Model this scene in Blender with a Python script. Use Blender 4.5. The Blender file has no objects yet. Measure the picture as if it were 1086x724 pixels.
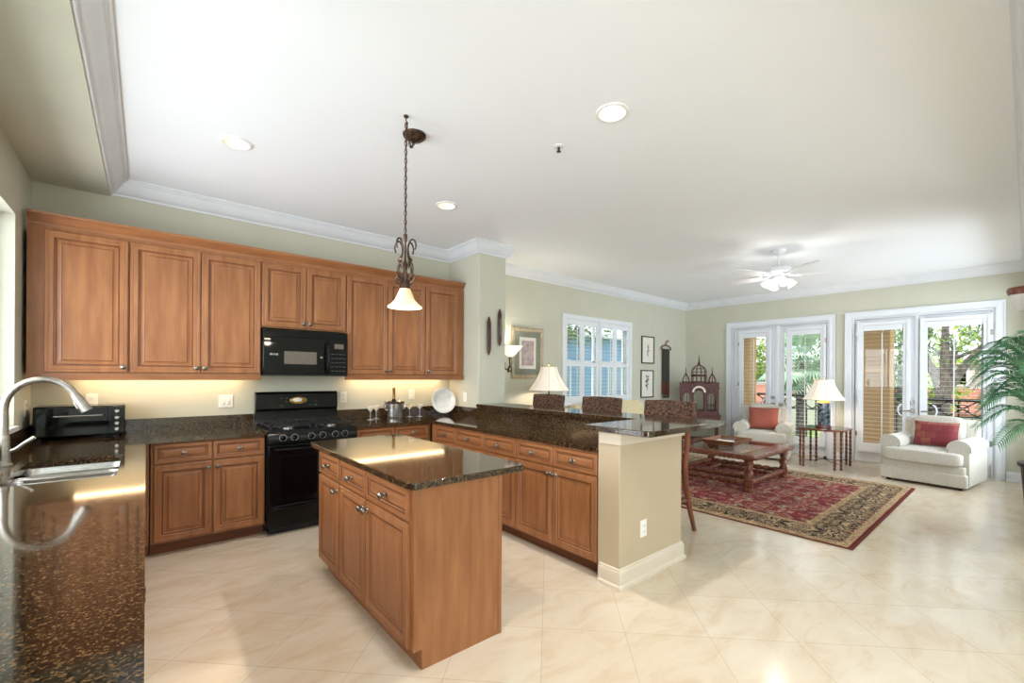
import bpy, bmesh, math, random
from mathutils import Vector, Matrix
PI = math.pi
R = math.radians
random.seed(7)
C = bpy.context.scene.collection
SC = bpy.context.scene

# ------------------------------------------------------------------ camera
cd = bpy.data.cameras.new('camera')
cam = bpy.data.objects.new('camera', cd)
C.objects.link(cam)
SC.camera = cam
cd.sensor_width = 36.0
cd.lens = 460.69 * 36.0 / 1086.0
cd.shift_x = 0.0
cd.shift_y = 36.5 / 1086.0
cd.clip_start = 0.03
cam.matrix_world = (Matrix.Translation((0, 0, 1.43)) @ Matrix.Rotation(R(49.895 - 90), 4, 'Z')
                    @ Matrix.Rotation(R(90), 4, 'X') @ Matrix.Rotation(0.0064, 4, 'Z'))

# ------------------------------------------------------------------ world, light, exposure
SC.view_settings.view_transform = 'Standard'
SC.view_settings.look = 'None'
SC.view_settings.gamma = 1
SC.view_settings.use_curve_mapping = False
SC.view_settings.exposure = 0.14
SC.cycles.use_denoising = True
SC.cycles.denoising_prefilter = 'ACCURATE'
SC.cycles.max_bounces = 10
SC.cycles.diffuse_bounces = 6
SC.cycles.sample_clamp_indirect = 6
w = bpy.data.worlds.new('sky')
SC.world = w
w.use_nodes = True
wn = w.node_tree.nodes
bg = wn['Background']
bg.inputs['Color'].default_value = (0.86, 0.94, 1.0, 1)
bg.inputs['Strength'].default_value = 2.2


def area_light(name, loc, rot, sx, sy, power, col=(1, 1, 1)):
    l = bpy.data.lights.new(name, 'AREA')
    l.shape = 'RECTANGLE'
    l.size, l.size_y = sx, sy
    l.energy = power
    l.color = col
    o = bpy.data.objects.new(name, l)
    C.objects.link(o)
    o.location = loc
    o.rotation_euler = rot
    return o


# daylight through the sink window in the left wall; added fill lamps follow
area_light('daylight_sink_window', (-1.9, 3.0, 1.7), (0, R(-110), 0), 1.7, 2.8, 135, (0.86, 0.94, 1.0))
area_light('fill_overhead_behind', (2.6, -2.6, 2.98), (0, 0, 0), 6.0, 2.2, 35, (0.84, 0.92, 1.0))  # unseen overhead fill, added for soft bounce from the room behind
area_light('fill_left_behind', (-.8, -2.7, 1.5), (0, R(-90), 0), 2.3, 2.6, 215, (0.74, 0.88, 1.0))  # added fill lamp with no window of its own, lifts the ceiling
area_light('fill_right_side', (7.7, -1.3, 1.6), (R(76), 0, 0), 2.5, 2.0, 150, (0.78, 0.89, 1.0))  # fill lamp added outside the made-up right-hand window to brighten the living room
sl = bpy.data.lights.new('sun', 'SUN')
sl.energy = 2.6
sl.color = (1, .96, .9)
sl.angle = R(1)
so = bpy.data.objects.new('sun', sl)
C.objects.link(so)
so.rotation_euler = Vector((1, -.12, -1.4)).to_track_quat('-Z', 'Y').to_euler()


# ------------------------------------------------------------------ materials
def lin(c):
    return tuple(((x / 255) / 12.92 if x / 255 <= .04045 else ((x / 255 + .055) / 1.055) ** 2.4) for x in c)


def nmat(name):
    m = bpy.data.materials.new(name)
    m.use_nodes = True
    nt = m.node_tree
    return m, nt, nt.nodes, nt.links, nt.nodes['Principled BSDF']


def pm(name, c1, c2=None, rough=0.5, metal=0.0, scale=20.0, stretch=(1, 1, 1), bump=0.0, spec=0.5, detail=3.0,
       emit=None, estr=0.0, trans=0.0, alpha=1.0, coat=0.0, sheen=0.0, space='Object', lo=0.35, hi=0.65, bscale=None):
    """Principled material whose colour wanders between c1 and c2 (0-255 sRGB) by a noise texture."""
    m, nt, N, L, b = nmat(name)
    a = lin(c1)
    z = lin(c2) if c2 else tuple(x * .93 for x in a)
    tc = N.new('ShaderNodeTexCoord')
    mp = N.new('ShaderNodeMapping')
    mp.inputs['Scale'].default_value = stretch
    L.new(tc.outputs[space], mp.inputs['Vector'])
    no = N.new('ShaderNodeTexNoise')
    no.inputs['Scale'].default_value = scale
    no.inputs['Detail'].default_value = detail
    L.new(mp.outputs['Vector'], no.inputs['Vector'])
    rp = N.new('ShaderNodeValToRGB')
    rp.color_ramp.elements[0].position = lo
    rp.color_ramp.elements[1].position = hi
    rp.color_ramp.elements[0].color = (*z, 1)
    rp.color_ramp.elements[1].color = (*a, 1)
    L.new(no.outputs['Fac'], rp.inputs['Fac'])
    L.new(rp.outputs['Color'], b.inputs['Base Color'])
    b.inputs['Roughness'].default_value = rough
    b.inputs['Metallic'].default_value = metal
    b.inputs['Specular IOR Level'].default_value = spec
    b.inputs['Transmission Weight'].default_value = trans
    b.inputs['Alpha'].default_value = alpha
    b.inputs['Coat Weight'].default_value = coat
    b.inputs['Sheen Weight'].default_value = sheen
    if emit:
        b.inputs['Emission Color'].default_value = (*lin(emit), 1)
        b.inputs['Emission Strength'].default_value = estr
    if bump:
        bn = N.new('ShaderNodeBump')
        bn.inputs['Strength'].default_value = bump
        bn.inputs['Distance'].default_value = 0.01
        src = no
        if bscale:
            src = N.new('ShaderNodeTexNoise')
            src.inputs['Scale'].default_value = bscale
            src.inputs['Detail'].default_value = 2
            L.new(mp.outputs['Vector'], src.inputs['Vector'])
        L.new(src.outputs['Fac'], bn.inputs['Height'])
        L.new(bn.outputs['Normal'], b.inputs['Normal'])
    return m


def glass_mat(name, col=(1, 1, 1), rough=0.0, fac=0.9):
    """clear pane: mostly transparent with a glossy reflection"""
    m, nt, N, L, b = nmat(name)
    out = N['Material Output']
    tr = N.new('ShaderNodeBsdfTransparent')
    tr.inputs['Color'].default_value = (*col, 1)
    gl = N.new('ShaderNodeBsdfGlossy')
    gl.inputs['Roughness'].default_value = rough
    fr = N.new('ShaderNodeFresnel')
    fr.inputs['IOR'].default_value = 1.45
    mx = N.new('ShaderNodeMixShader')
    ge = N.new('ShaderNodeNewGeometry')
    inv = N.new('ShaderNodeMath')
    inv.operation = 'SUBTRACT'
    inv.inputs[0].default_value = 1
    L.new(ge.outputs['Backfacing'], inv.inputs[1])
    mu = N.new('ShaderNodeMath')
    mu.operation = 'MULTIPLY'
    L.new(fr.outputs['Fac'], mu.inputs[0])
    L.new(inv.outputs[0], mu.inputs[1])
    L.new(mu.outputs[0], mx.inputs['Fac'])
    L.new(tr.outputs['BSDF'], mx.inputs[1])
    L.new(gl.outputs['BSDF'], mx.inputs[2])
    L.new(mx.outputs['Shader'], out.inputs['Surface'])
    N.remove(b)
    return m


M = {}
M['paint'] = pm('sage_beige_paint', (200, 198, 180), (197, 195, 177), rough=.75, scale=3, bump=.02, bscale=180)
M['tan_paint'] = pm('tan_beige_paint', (190, 171, 143), (187, 168, 139), rough=.75, scale=3, bump=.02, bscale=180)
M['ceil'] = pm('ceiling_white_paint', (247, 249, 252), (246, 248, 251), rough=.85, scale=2)
M['trim'] = pm('trim_white_paint', (228, 230, 233), (224, 226, 230), rough=.4, scale=4)
M['cream_trim'] = pm('cream_trim_paint', (216, 202, 182), (211, 197, 176), rough=.45, scale=4)
M['wood'] = pm('maple_wood', (166, 110, 68), (138, 86, 50), rough=.38, scale=5, stretch=(4, 4, .55), detail=7, lo=.3, hi=.72, bump=.03)
M['wood_h'] = pm('maple_wood_horizontal', (164, 108, 67), (140, 87, 51), rough=.38, scale=5, stretch=(.55, 4, 4), detail=7, lo=.3, hi=.72)
M['wood_glaze'] = pm('maple_glazed_groove', (112, 66, 36), (96, 55, 30), rough=.45, scale=9)
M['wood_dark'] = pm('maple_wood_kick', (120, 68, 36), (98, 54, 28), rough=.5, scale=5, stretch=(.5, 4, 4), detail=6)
M['cherry'] = pm('reddish_turned_wood', (126, 72, 50), (88, 46, 32), rough=.16, scale=14, stretch=(2, 2, .5), detail=6)
M['redwood'] = pm('carved_red_wood', (100, 48, 42), (58, 26, 23), rough=.5, scale=30, detail=5)
M['stoolwood'] = pm('stool_brown_wood', (132, 72, 46), (98, 50, 32), rough=.32, scale=10, stretch=(3, 3, .4), detail=6)
M['black'] = pm('black_enamel', (9, 9, 10), (7, 7, 8), rough=.14, scale=6, spec=.28)
M['blackmatte'] = pm('black_iron', (22, 22, 23), (14, 14, 15), rough=.5, scale=30)
M['blackglass'] = pm('black_glass', (6, 6, 7), (4, 4, 5), rough=.05, scale=4, spec=.3)
M['key_grey'] = pm('dim_key_print', (84, 84, 84), (66, 66, 66), rough=.5, scale=50)
M['window_grey'] = pm('grey_mesh_window', (108, 98, 88), (88, 80, 72), rough=.25, scale=160)
M['grey_print'] = pm('grey_print', (150, 150, 150), (130, 130, 130), rough=.5, scale=50)
M['steel'] = pm('brushed_steel', (200, 198, 194), (172, 170, 166), rough=.27, metal=1, scale=24, stretch=(1, 1, 14))
M['chrome'] = pm('satin_nickel', (188, 182, 172), (164, 158, 148), rough=.32, metal=1, scale=30)
M['pewter'] = pm('pewter_knob', (158, 148, 136), (110, 102, 94), rough=.3, metal=1, scale=90)
M['bronze'] = pm('rubbed_bronze', (104, 80, 64), (56, 42, 34), rough=.4, metal=.75, scale=40)
M['brass'] = pm('gold_foil', (186, 146, 74), (140, 104, 48), rough=.35, metal=.8, scale=40)
M['white_plastic'] = pm('white_plastic', (236, 232, 222), (230, 226, 216), rough=.4, scale=9)
M['china'] = pm('white_china', (240, 236, 230), (232, 228, 222), rough=.15, scale=8)
M['gloss_white'] = pm('white_enamel', (235, 235, 236), (228, 228, 230), rough=.3, scale=8)
M['sofa'] = pm('cream_chenille', (203, 198, 187), (188, 182, 170), rough=.95, scale=60, detail=4, bump=.25, sheen=.2)
M['sofa2'] = pm('butter_cream_fabric', (222, 208, 170), (204, 188, 148), rough=.95, scale=50, bump=.2)
M['orange'] = pm('coral_weave', (172, 98, 82), (142, 74, 60), rough=.95, scale=130, detail=3, bump=.3)
M['lampshade'] = pm('cream_silk_shade', (246, 238, 226), (238, 229, 214), rough=.8, scale=30, emit=(255, 236, 214), estr=.30)
M['shadeline'] = pm('shade_piping', (206, 192, 172), (196, 182, 160), rough=.8, scale=30)
M['porcelain'] = pm('mottled_blue_black_porcelain', (98, 112, 124), (22, 26, 34), rough=.12, scale=26, detail=6, lo=.42, hi=.62)
M['frame_gold'] = pm('pale_gold_frame', (186, 168, 136), (158, 140, 110), rough=.4, scale=40, stretch=(1, 1, .3))
M['mat_green'] = pm('grey_green_mat', (138, 142, 128), (124, 128, 114), rough=.9, scale=50)
M['paper'] = pm('ivory_paper', (230, 224, 212), (224, 217, 204), rough=.9, scale=30)
M['print_mauve'] = pm('mauve_figure_print', (196, 180, 174), (160, 142, 146), rough=.9, scale=12, detail=6)
M['frame_black'] = pm('thin_black_frame', (40, 36, 32), (28, 25, 22), rough=.4, scale=30)
M['leafprint'] = pm('botanical_ink', (112, 132, 104), (70, 92, 66), rough=.9, scale=60)
M['textile'] = pm('charcoal_woven_textile', (72, 70, 62), (40, 40, 38), rough=.95, scale=90, stretch=(1, 1, .4), bump=.2)
M['textile_red'] = pm('rust_textile_band', (124, 66, 50), (80, 40, 34), rough=.95, scale=80, bump=.2)
M['maskwood'] = pm('dark_red_shuttle_wood', (92, 46, 30), (58, 28, 20), rough=.35, scale=20, stretch=(2, 2, .4))
M['soil'] = pm('potting_soil', (58, 44, 34), (36, 26, 20), rough=1, scale=60, bump=.5)
M['planter'] = pm('dark_bronze_planter', (66, 58, 52), (48, 42, 38), rough=.45, scale=14)
M['frond'] = pm('palm_leaf', (98, 150, 104), (46, 100, 70), rough=.45, scale=12, spec=.5)
M['stucco'] = pm('tan_stucco', (218, 178, 132), (206, 166, 120), rough=.95, scale=40, bump=.3)
M['whitewall'] = pm('white_stucco', (226, 220, 210), (214, 208, 198), rough=.95, scale=10)
M['rooftile'] = pm('terracotta_roof_tile', (184, 124, 100), (150, 96, 76), rough=.9, scale=10, stretch=(1, 4, 1))
M['bluewall'] = pm('pale_blue_siding', (140, 172, 204), (122, 156, 192), rough=.85, scale=3, stretch=(1, 1, 10))
M['bark'] = pm('tree_bark', (140, 130, 122), (98, 90, 84), rough=.95, scale=16, stretch=(2, 2, .5), bump=.4)
M['leaf'] = pm('tree_leaf', (138, 164, 104), (88, 120, 72), rough=.6, scale=4)
M['leaf_y'] = pm('lime_leaf', (166, 186, 62), (112, 146, 44), rough=.6, scale=4)
M['leaf_b'] = pm('fan_palm_leaf', (196, 214, 188), (136, 172, 144), rough=.5, scale=5)
M['pale_glass'] = pm('grey_blue_pane', (158, 182, 206), (140, 166, 194), rough=.1, scale=2)  # flat pale grey-blue base colour for the neighbour's panes
M['lawn'] = pm('lawn_grass', (150, 178, 104), (112, 142, 74), rough=1, scale=8, detail=6)
M['paving'] = pm('pale_paving', (206, 202, 194), (190, 186, 178), rough=.9, scale=8)
M['iron'] = pm('black_railing_iron', (38, 44, 50), (28, 32, 38), rough=.5, scale=20)
M['glow_warm'] = pm('warm_lamp_glow', (255, 244, 226), (255, 242, 222), rough=.6, emit=(255, 240, 215), estr=3.5)
M['glow_strip'] = pm('fluorescent_tube', (255, 250, 238), (255, 248, 234), rough=.6, emit=(255, 218, 168), estr=15)
M['can_white'] = pm('can_baffle_white', (246, 244, 240), (240, 238, 234), rough=.45, scale=9)
M['alabaster'] = pm('amber_swirl_glass', (250, 236, 208), (226, 186, 138), rough=.3, scale=9, detail=5, emit=(255, 226, 178), estr=.12)
M['torch_glass'] = pm('white_opal_glass', (250, 246, 238), (246, 240, 230), rough=.3, emit=(255, 246, 232), estr=.7)
M['clear'] = glass_mat('clear_glass')
M['crystal'] = glass_mat('crystal', (.97, .96, .93))
_nt = M['crystal'].node_tree
_out = next(n for n in _nt.nodes if n.type == 'OUTPUT_MATERIAL')
_df = _nt.nodes.new('ShaderNodeBsdfDiffuse')
_df.inputs['Color'].default_value = (.9, .9, .88, 1)
_mx = _nt.nodes.new('ShaderNodeMixShader')
_mx.inputs['Fac'].default_value = .3
_nt.links.new(_out.inputs['Surface'].links[0].from_socket, _mx.inputs[1])
_nt.links.new(_df.outputs[0], _mx.inputs[2])
_nt.links.new(_mx.outputs[0], _out.inputs['Surface'])
M['clear_bottle'] = pm('dark_green_bottle', (40, 44, 26), (30, 34, 20), rough=.08, scale=10)
M['tray'] = pm('inlaid_tray_wood', (140, 88, 56), (104, 62, 40), rough=.35, scale=22, stretch=(3, .6, 1))
M['shellinlay'] = pm('ivory_inlay', (224, 212, 196), (206, 194, 178), rough=.35, scale=40)


def granite():
    m, nt, N, L, b = nmat('brown_speckled_granite')
    tc = N.new('ShaderNodeTexCoord')
    v = N.new('ShaderNodeTexVoronoi')
    v.inputs['Scale'].default_value = 240
    L.new(tc.outputs['Object'], v.inputs['Vector'])
    no = N.new('ShaderNodeTexNoise')
    no.inputs['Scale'].default_value = 90
    no.inputs['Detail'].default_value = 5
    L.new(tc.outputs['Object'], no.inputs['Vector'])
    sep = N.new('ShaderNodeSeparateColor')
    L.new(v.outputs['Color'], sep.inputs['Color'])
    r1 = N.new('ShaderNodeValToRGB')
    e = r1.color_ramp.elements
    e[0].position, e[0].color = 0.0, (*lin((16, 13, 11)), 1)
    e[1].position, e[1].color = 1.0, (*lin((134, 104, 70)), 1)
    for p, c in ((.30, (22, 17, 14)), (.46, (46, 34, 23)), (.64, (74, 54, 34)), (.86, (108, 83, 54))):
        q = e.new(p)
        q.color = (*lin(c), 1)
    L.new(sep.outputs['Red'], r1.inputs['Fac'])
    r2 = N.new('ShaderNodeValToRGB')
    r2.color_ramp.elements[0].position = .36
    r2.color_ramp.elements[1].position = .56
    r2.color_ramp.elements[0].color = (.2, .2, .2, 1)
    r2.color_ramp.elements[1].color = (1, 1, 1, 1)
    L.new(no.outputs['Fac'], r2.inputs['Fac'])
    mx = N.new('ShaderNodeMix')
    mx.data_type = 'RGBA'
    mx.blend_type = 'MULTIPLY'
    mx.inputs[0].default_value = 1
    L.new(r1.outputs['Color'], mx.inputs[6])
    L.new(r2.outputs['Color'], mx.inputs[7])
    L.new(mx.outputs[2], b.inputs['Base Color'])
    b.inputs['Roughness'].default_value = .07
    b.inputs['Specular IOR Level'].default_value = .6
    return m


M['granite'] = granite()


def floor_tiles():
    m, nt, N, L, b = nmat('cream_marble_tile')
    tc = N.new('ShaderNodeTexCoord')
    mp = N.new('ShaderNodeMapping')
    mp.inputs['Rotation'].default_value = (0, 0, R(45))
    # rotated: u=(x-y)/sqrt2, v=(x+y)/sqrt2
    mp.inputs['Location'].default_value = (0.03 + .46 * 20, -2.475 + .46 * 20, 0)
    L.new(tc.outputs['Object'], mp.inputs['Vector'])
    br = N.new('ShaderNodeTexBrick')
    br.offset = 0
    br.squash = 1
    br.inputs['Scale'].default_value = 1
    br.inputs['Mortar Size'].default_value = .0022
    br.inputs['Mortar Smooth'].default_value = .2
    br.inputs['Bias'].default_value = 0
    br.inputs['Brick Width'].default_value = .46
    br.inputs['Row Height'].default_value = .46
    br.inputs['Color1'].default_value = (*lin((219, 209, 194)), 1)
    br.inputs['Color2'].default_value = (*lin((214, 202, 184)), 1)
    br.inputs['Mortar'].default_value = (*lin((195, 182, 162)), 1)
    L.new(mp.outputs['Vector'], br.inputs['Vector'])
    no = N.new('ShaderNodeTexNoise')
    no.inputs['Scale'].default_value = 2.6
    no.inputs['Detail'].default_value = 8
    no.inputs['Roughness'].default_value = .62
    no.inputs['Distortion'].default_value = .7
    mp2 = N.new('ShaderNodeMapping')
    mp2.inputs['Rotation'].default_value = (0, 0, R(25))
    mp2.inputs['Scale'].default_value = (1, 2.4, 1)
    L.new(tc.outputs['Object'], mp2.inputs['Vector'])
    L.new(mp2.outputs['Vector'], no.inputs['Vector'])
    rp = N.new('ShaderNodeValToRGB')
    e = rp.color_ramp.elements
    e[0].position, e[0].color = .30, (*lin((226, 200, 166)), 1)
    e[1].position, e[1].color = .72, (*lin((255, 252, 246)), 1)
    q = e.new(.5)
    q.color = (*lin((246, 236, 220)), 1)
    L.new(no.outputs['Fac'], rp.inputs['Fac'])
    mx = N.new('ShaderNodeMix')
    mx.data_type = 'RGBA'
    mx.blend_type = 'MULTIPLY'
    mx.inputs[0].default_value = .62
    L.new(br.outputs['Color'], mx.inputs[6])
    L.new(rp.outputs['Color'], mx.inputs[7])
    L.new(mx.outputs[2], b.inputs['Base Color'])
    b.inputs['Roughness'].default_value = .15
    b.inputs['Specular IOR Level'].default_value = .5
    bn = N.new('ShaderNodeBump')
    bn.inputs['Strength'].default_value = .12
    bn.inputs['Distance'].default_value = .002
    bn.invert = True
    L.new(br.outputs['Fac'], bn.inputs['Height'])
    L.new(bn.outputs['Normal'], b.inputs['Normal'])
    return m


M['floor'] = floor_tiles()


def wicker(name, c1, c2):
    m, nt, N, L, b = nmat(name)
    tc = N.new('ShaderNodeTexCoord')
    mp = N.new('ShaderNodeMapping')
    mp.inputs['Rotation'].default_value = (R(90), 0, 0)
    L.new(tc.outputs['Object'], mp.inputs['Vector'])
    v = N.new('ShaderNodeTexVoronoi')
    v.inputs['Scale'].default_value = 44
    v.inputs['Randomness'].default_value = .9
    L.new(tc.outputs['Object'], v.inputs['Vector'])
    rp = N.new('ShaderNodeValToRGB')
    e = rp.color_ramp.elements
    e[0].position, e[0].color = .12, (*lin(c1), 1)
    e[1].position, e[1].color = .75, (*lin(c2), 1)
    L.new(v.outputs['Distance'], rp.inputs['Fac'])
    L.new(rp.outputs['Color'], b.inputs['Base Color'])
    b.inputs['Roughness'].default_value = .6
    bn = N.new('ShaderNodeBump')
    bn.invert = True
    bn.inputs['Strength'].default_value = .9
    bn.inputs['Distance'].default_value = .01
    L.new(v.outputs['Distance'], bn.inputs['Height'])
    L.new(bn.outputs['Normal'], b.inputs['Normal'])
    return m


M['wicker'] = wicker('brown_wicker_weave', (128, 88, 64), (36, 21, 15))


def rug_mat(hx, hy):
    """Persian rug: field and borders set by the distance to the rug's edge"""
    m, nt, N, L, b = nmat('persian_rug_wool')

    def math_(op, a, bb=None):
        n = N.new('ShaderNodeMath')
        n.operation = op
        for i, s in enumerate((a, bb)):
            if s is None:
                continue
            if isinstance(s, (int, float)):
                n.inputs[i].default_value = s
            else:
                L.new(s, n.inputs[i])
        return n.outputs[0]
    tc = N.new('ShaderNodeTexCoord')
    sp = N.new('ShaderNodeSeparateXYZ')
    L.new(tc.outputs['Object'], sp.inputs[0])
    ax = math_('ABSOLUTE', sp.outputs['X'])
    ay = math_('ABSOLUTE', sp.outputs['Y'])
    d = math_('MINIMUM', math_('SUBTRACT', hx, ax), math_('SUBTRACT', hy, ay))
    # mirrored coordinates so the pattern repeats symmetrically
    cb = N.new('ShaderNodeCombineXYZ')
    L.new(math_('PINGPONG', sp.outputs['X'], .42), cb.inputs['X'])
    L.new(math_('PINGPONG', sp.outputs['Y'], .52), cb.inputs['Y'])

    def ramp(src, stops, const=True):
        r = N.new('ShaderNodeValToRGB')
        if const:
            r.color_ramp.interpolation = 'CONSTANT'
        e = r.color_ramp.elements
        e[0].position, e[0].color = stops[0][0], (*lin(stops[0][1]), 1)
        e[1].position, e[1].color = stops[-1][0], (*lin(stops[-1][1]), 1)
        for p, c in stops[1:-1]:
            q = e.new(p)
            q.color = (*lin(c), 1)
        L.new(src, r.inputs['Fac'])
        return r.outputs['Color']
    n1 = N.new('ShaderNodeTexNoise')
    n1.inputs['Scale'].default_value = 9
    n1.inputs['Detail'].default_value = 4
    n1.inputs['Distortion'].default_value = 1.2
    L.new(cb.outputs[0], n1.inputs['Vector'])
    field = ramp(n1.outputs['Fac'], ((.0, (104, 60, 56)), (.36, (62, 50, 50)), (.40, (128, 54, 58)), (.50, (164, 142, 116)),
                                     (.54, (128, 56, 60)), (.60, (118, 104, 90)), (.65, (178, 156, 128))))
    n2 = N.new('ShaderNodeTexNoise')
    n2.inputs['Scale'].default_value = 8.5
    n2.inputs['Detail'].default_value = 3
    n2.inputs['Distortion'].default_value = 1.5
    L.new(cb.outputs[0], n2.inputs['Vector'])
    border = ramp(n2.outputs['Fac'], ((.0, (40, 38, 38)), (.40, (150, 126, 98)), (.47, (46, 42, 42)), (.545, (178, 154, 122)),
                                      (.62, (134, 74, 64)), (.68, (40, 38, 38))))
    guard = ramp(n2.outputs['Fac'], ((.0, (176, 150, 116)), (.45, (150, 124, 94)), (.6, (188, 160, 126))))

    def step(x):
        return math_('GREATER_THAN', d, x)

    def mix(f, a, bb):
        n = N.new('ShaderNodeMix')
        n.data_type = 'RGBA'
        L.new(f, n.inputs[0])
        for i, s in ((6, a), (7, bb)):
            if isinstance(s, tuple):
                n.inputs[i].default_value = (*lin(s), 1)
            else:
                L.new(s, n.inputs[i])
        return n.outputs[2]
    rd = math_('GREATER_THAN', math_('SUBTRACT', hy, ay), .035)
    col = mix(rd, (104, 40, 42), guard)
    col = mix(step(.012), (104, 60, 52), col)
    col = mix(step(.095), col, border)
    col = mix(step(.40), col, guard)
    col = mix(step(.46), col, field)
    L.new(col, b.inputs['Base Color'])
    b.inputs['Roughness'].default_value = 1
    b.inputs['Specular IOR Level'].default_value = .1
    return m


def patch_pillow():
    m, nt, N, L, b = nmat('red_patchwork_cloth')
    tc = N.new('ShaderNodeTexCoord')
    br = N.new('ShaderNodeTexBrick')
    br.offset = .5
    br.inputs['Scale'].default_value = 1
    br.inputs['Brick Width'].default_value = .11
    br.inputs['Row Height'].default_value = .09
    br.inputs['Mortar Size'].default_value = .004
    br.inputs['Color1'].default_value = (*lin((122, 40, 52)), 1)
    br.inputs['Color2'].default_value = (*lin((170, 112, 86)), 1)
    br.inputs['Mortar'].default_value = (*lin((118, 46, 54)), 1)
    mp = N.new('ShaderNodeMapping')
    mp.inputs['Rotation'].default_value = (R(-90), 0, 0)
    mp.inputs['Location'].default_value = (.03, .05, 0)
    L.new(tc.outputs['Object'], mp.inputs['Vector'])
    L.new(mp.outputs['Vector'], br.inputs['Vector'])
    no = N.new('ShaderNodeTexNoise')
    no.inputs['Scale'].default_value = 40
    L.new(tc.outputs['Object'], no.inputs['Vector'])
    mx = N.new('ShaderNodeMix')
    mx.data_type = 'RGBA'
    L.new(br.outputs['Color'], mx.inputs[6])
    mx.inputs[7].default_value = (*lin((112, 36, 48)), 1)
    mx.inputs[0].default_value = .3
    L.new(mx.outputs[2], b.inputs['Base Color'])
    b.inputs['Roughness'].default_value = .9
    return m


M['patch'] = patch_pillow()


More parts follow.
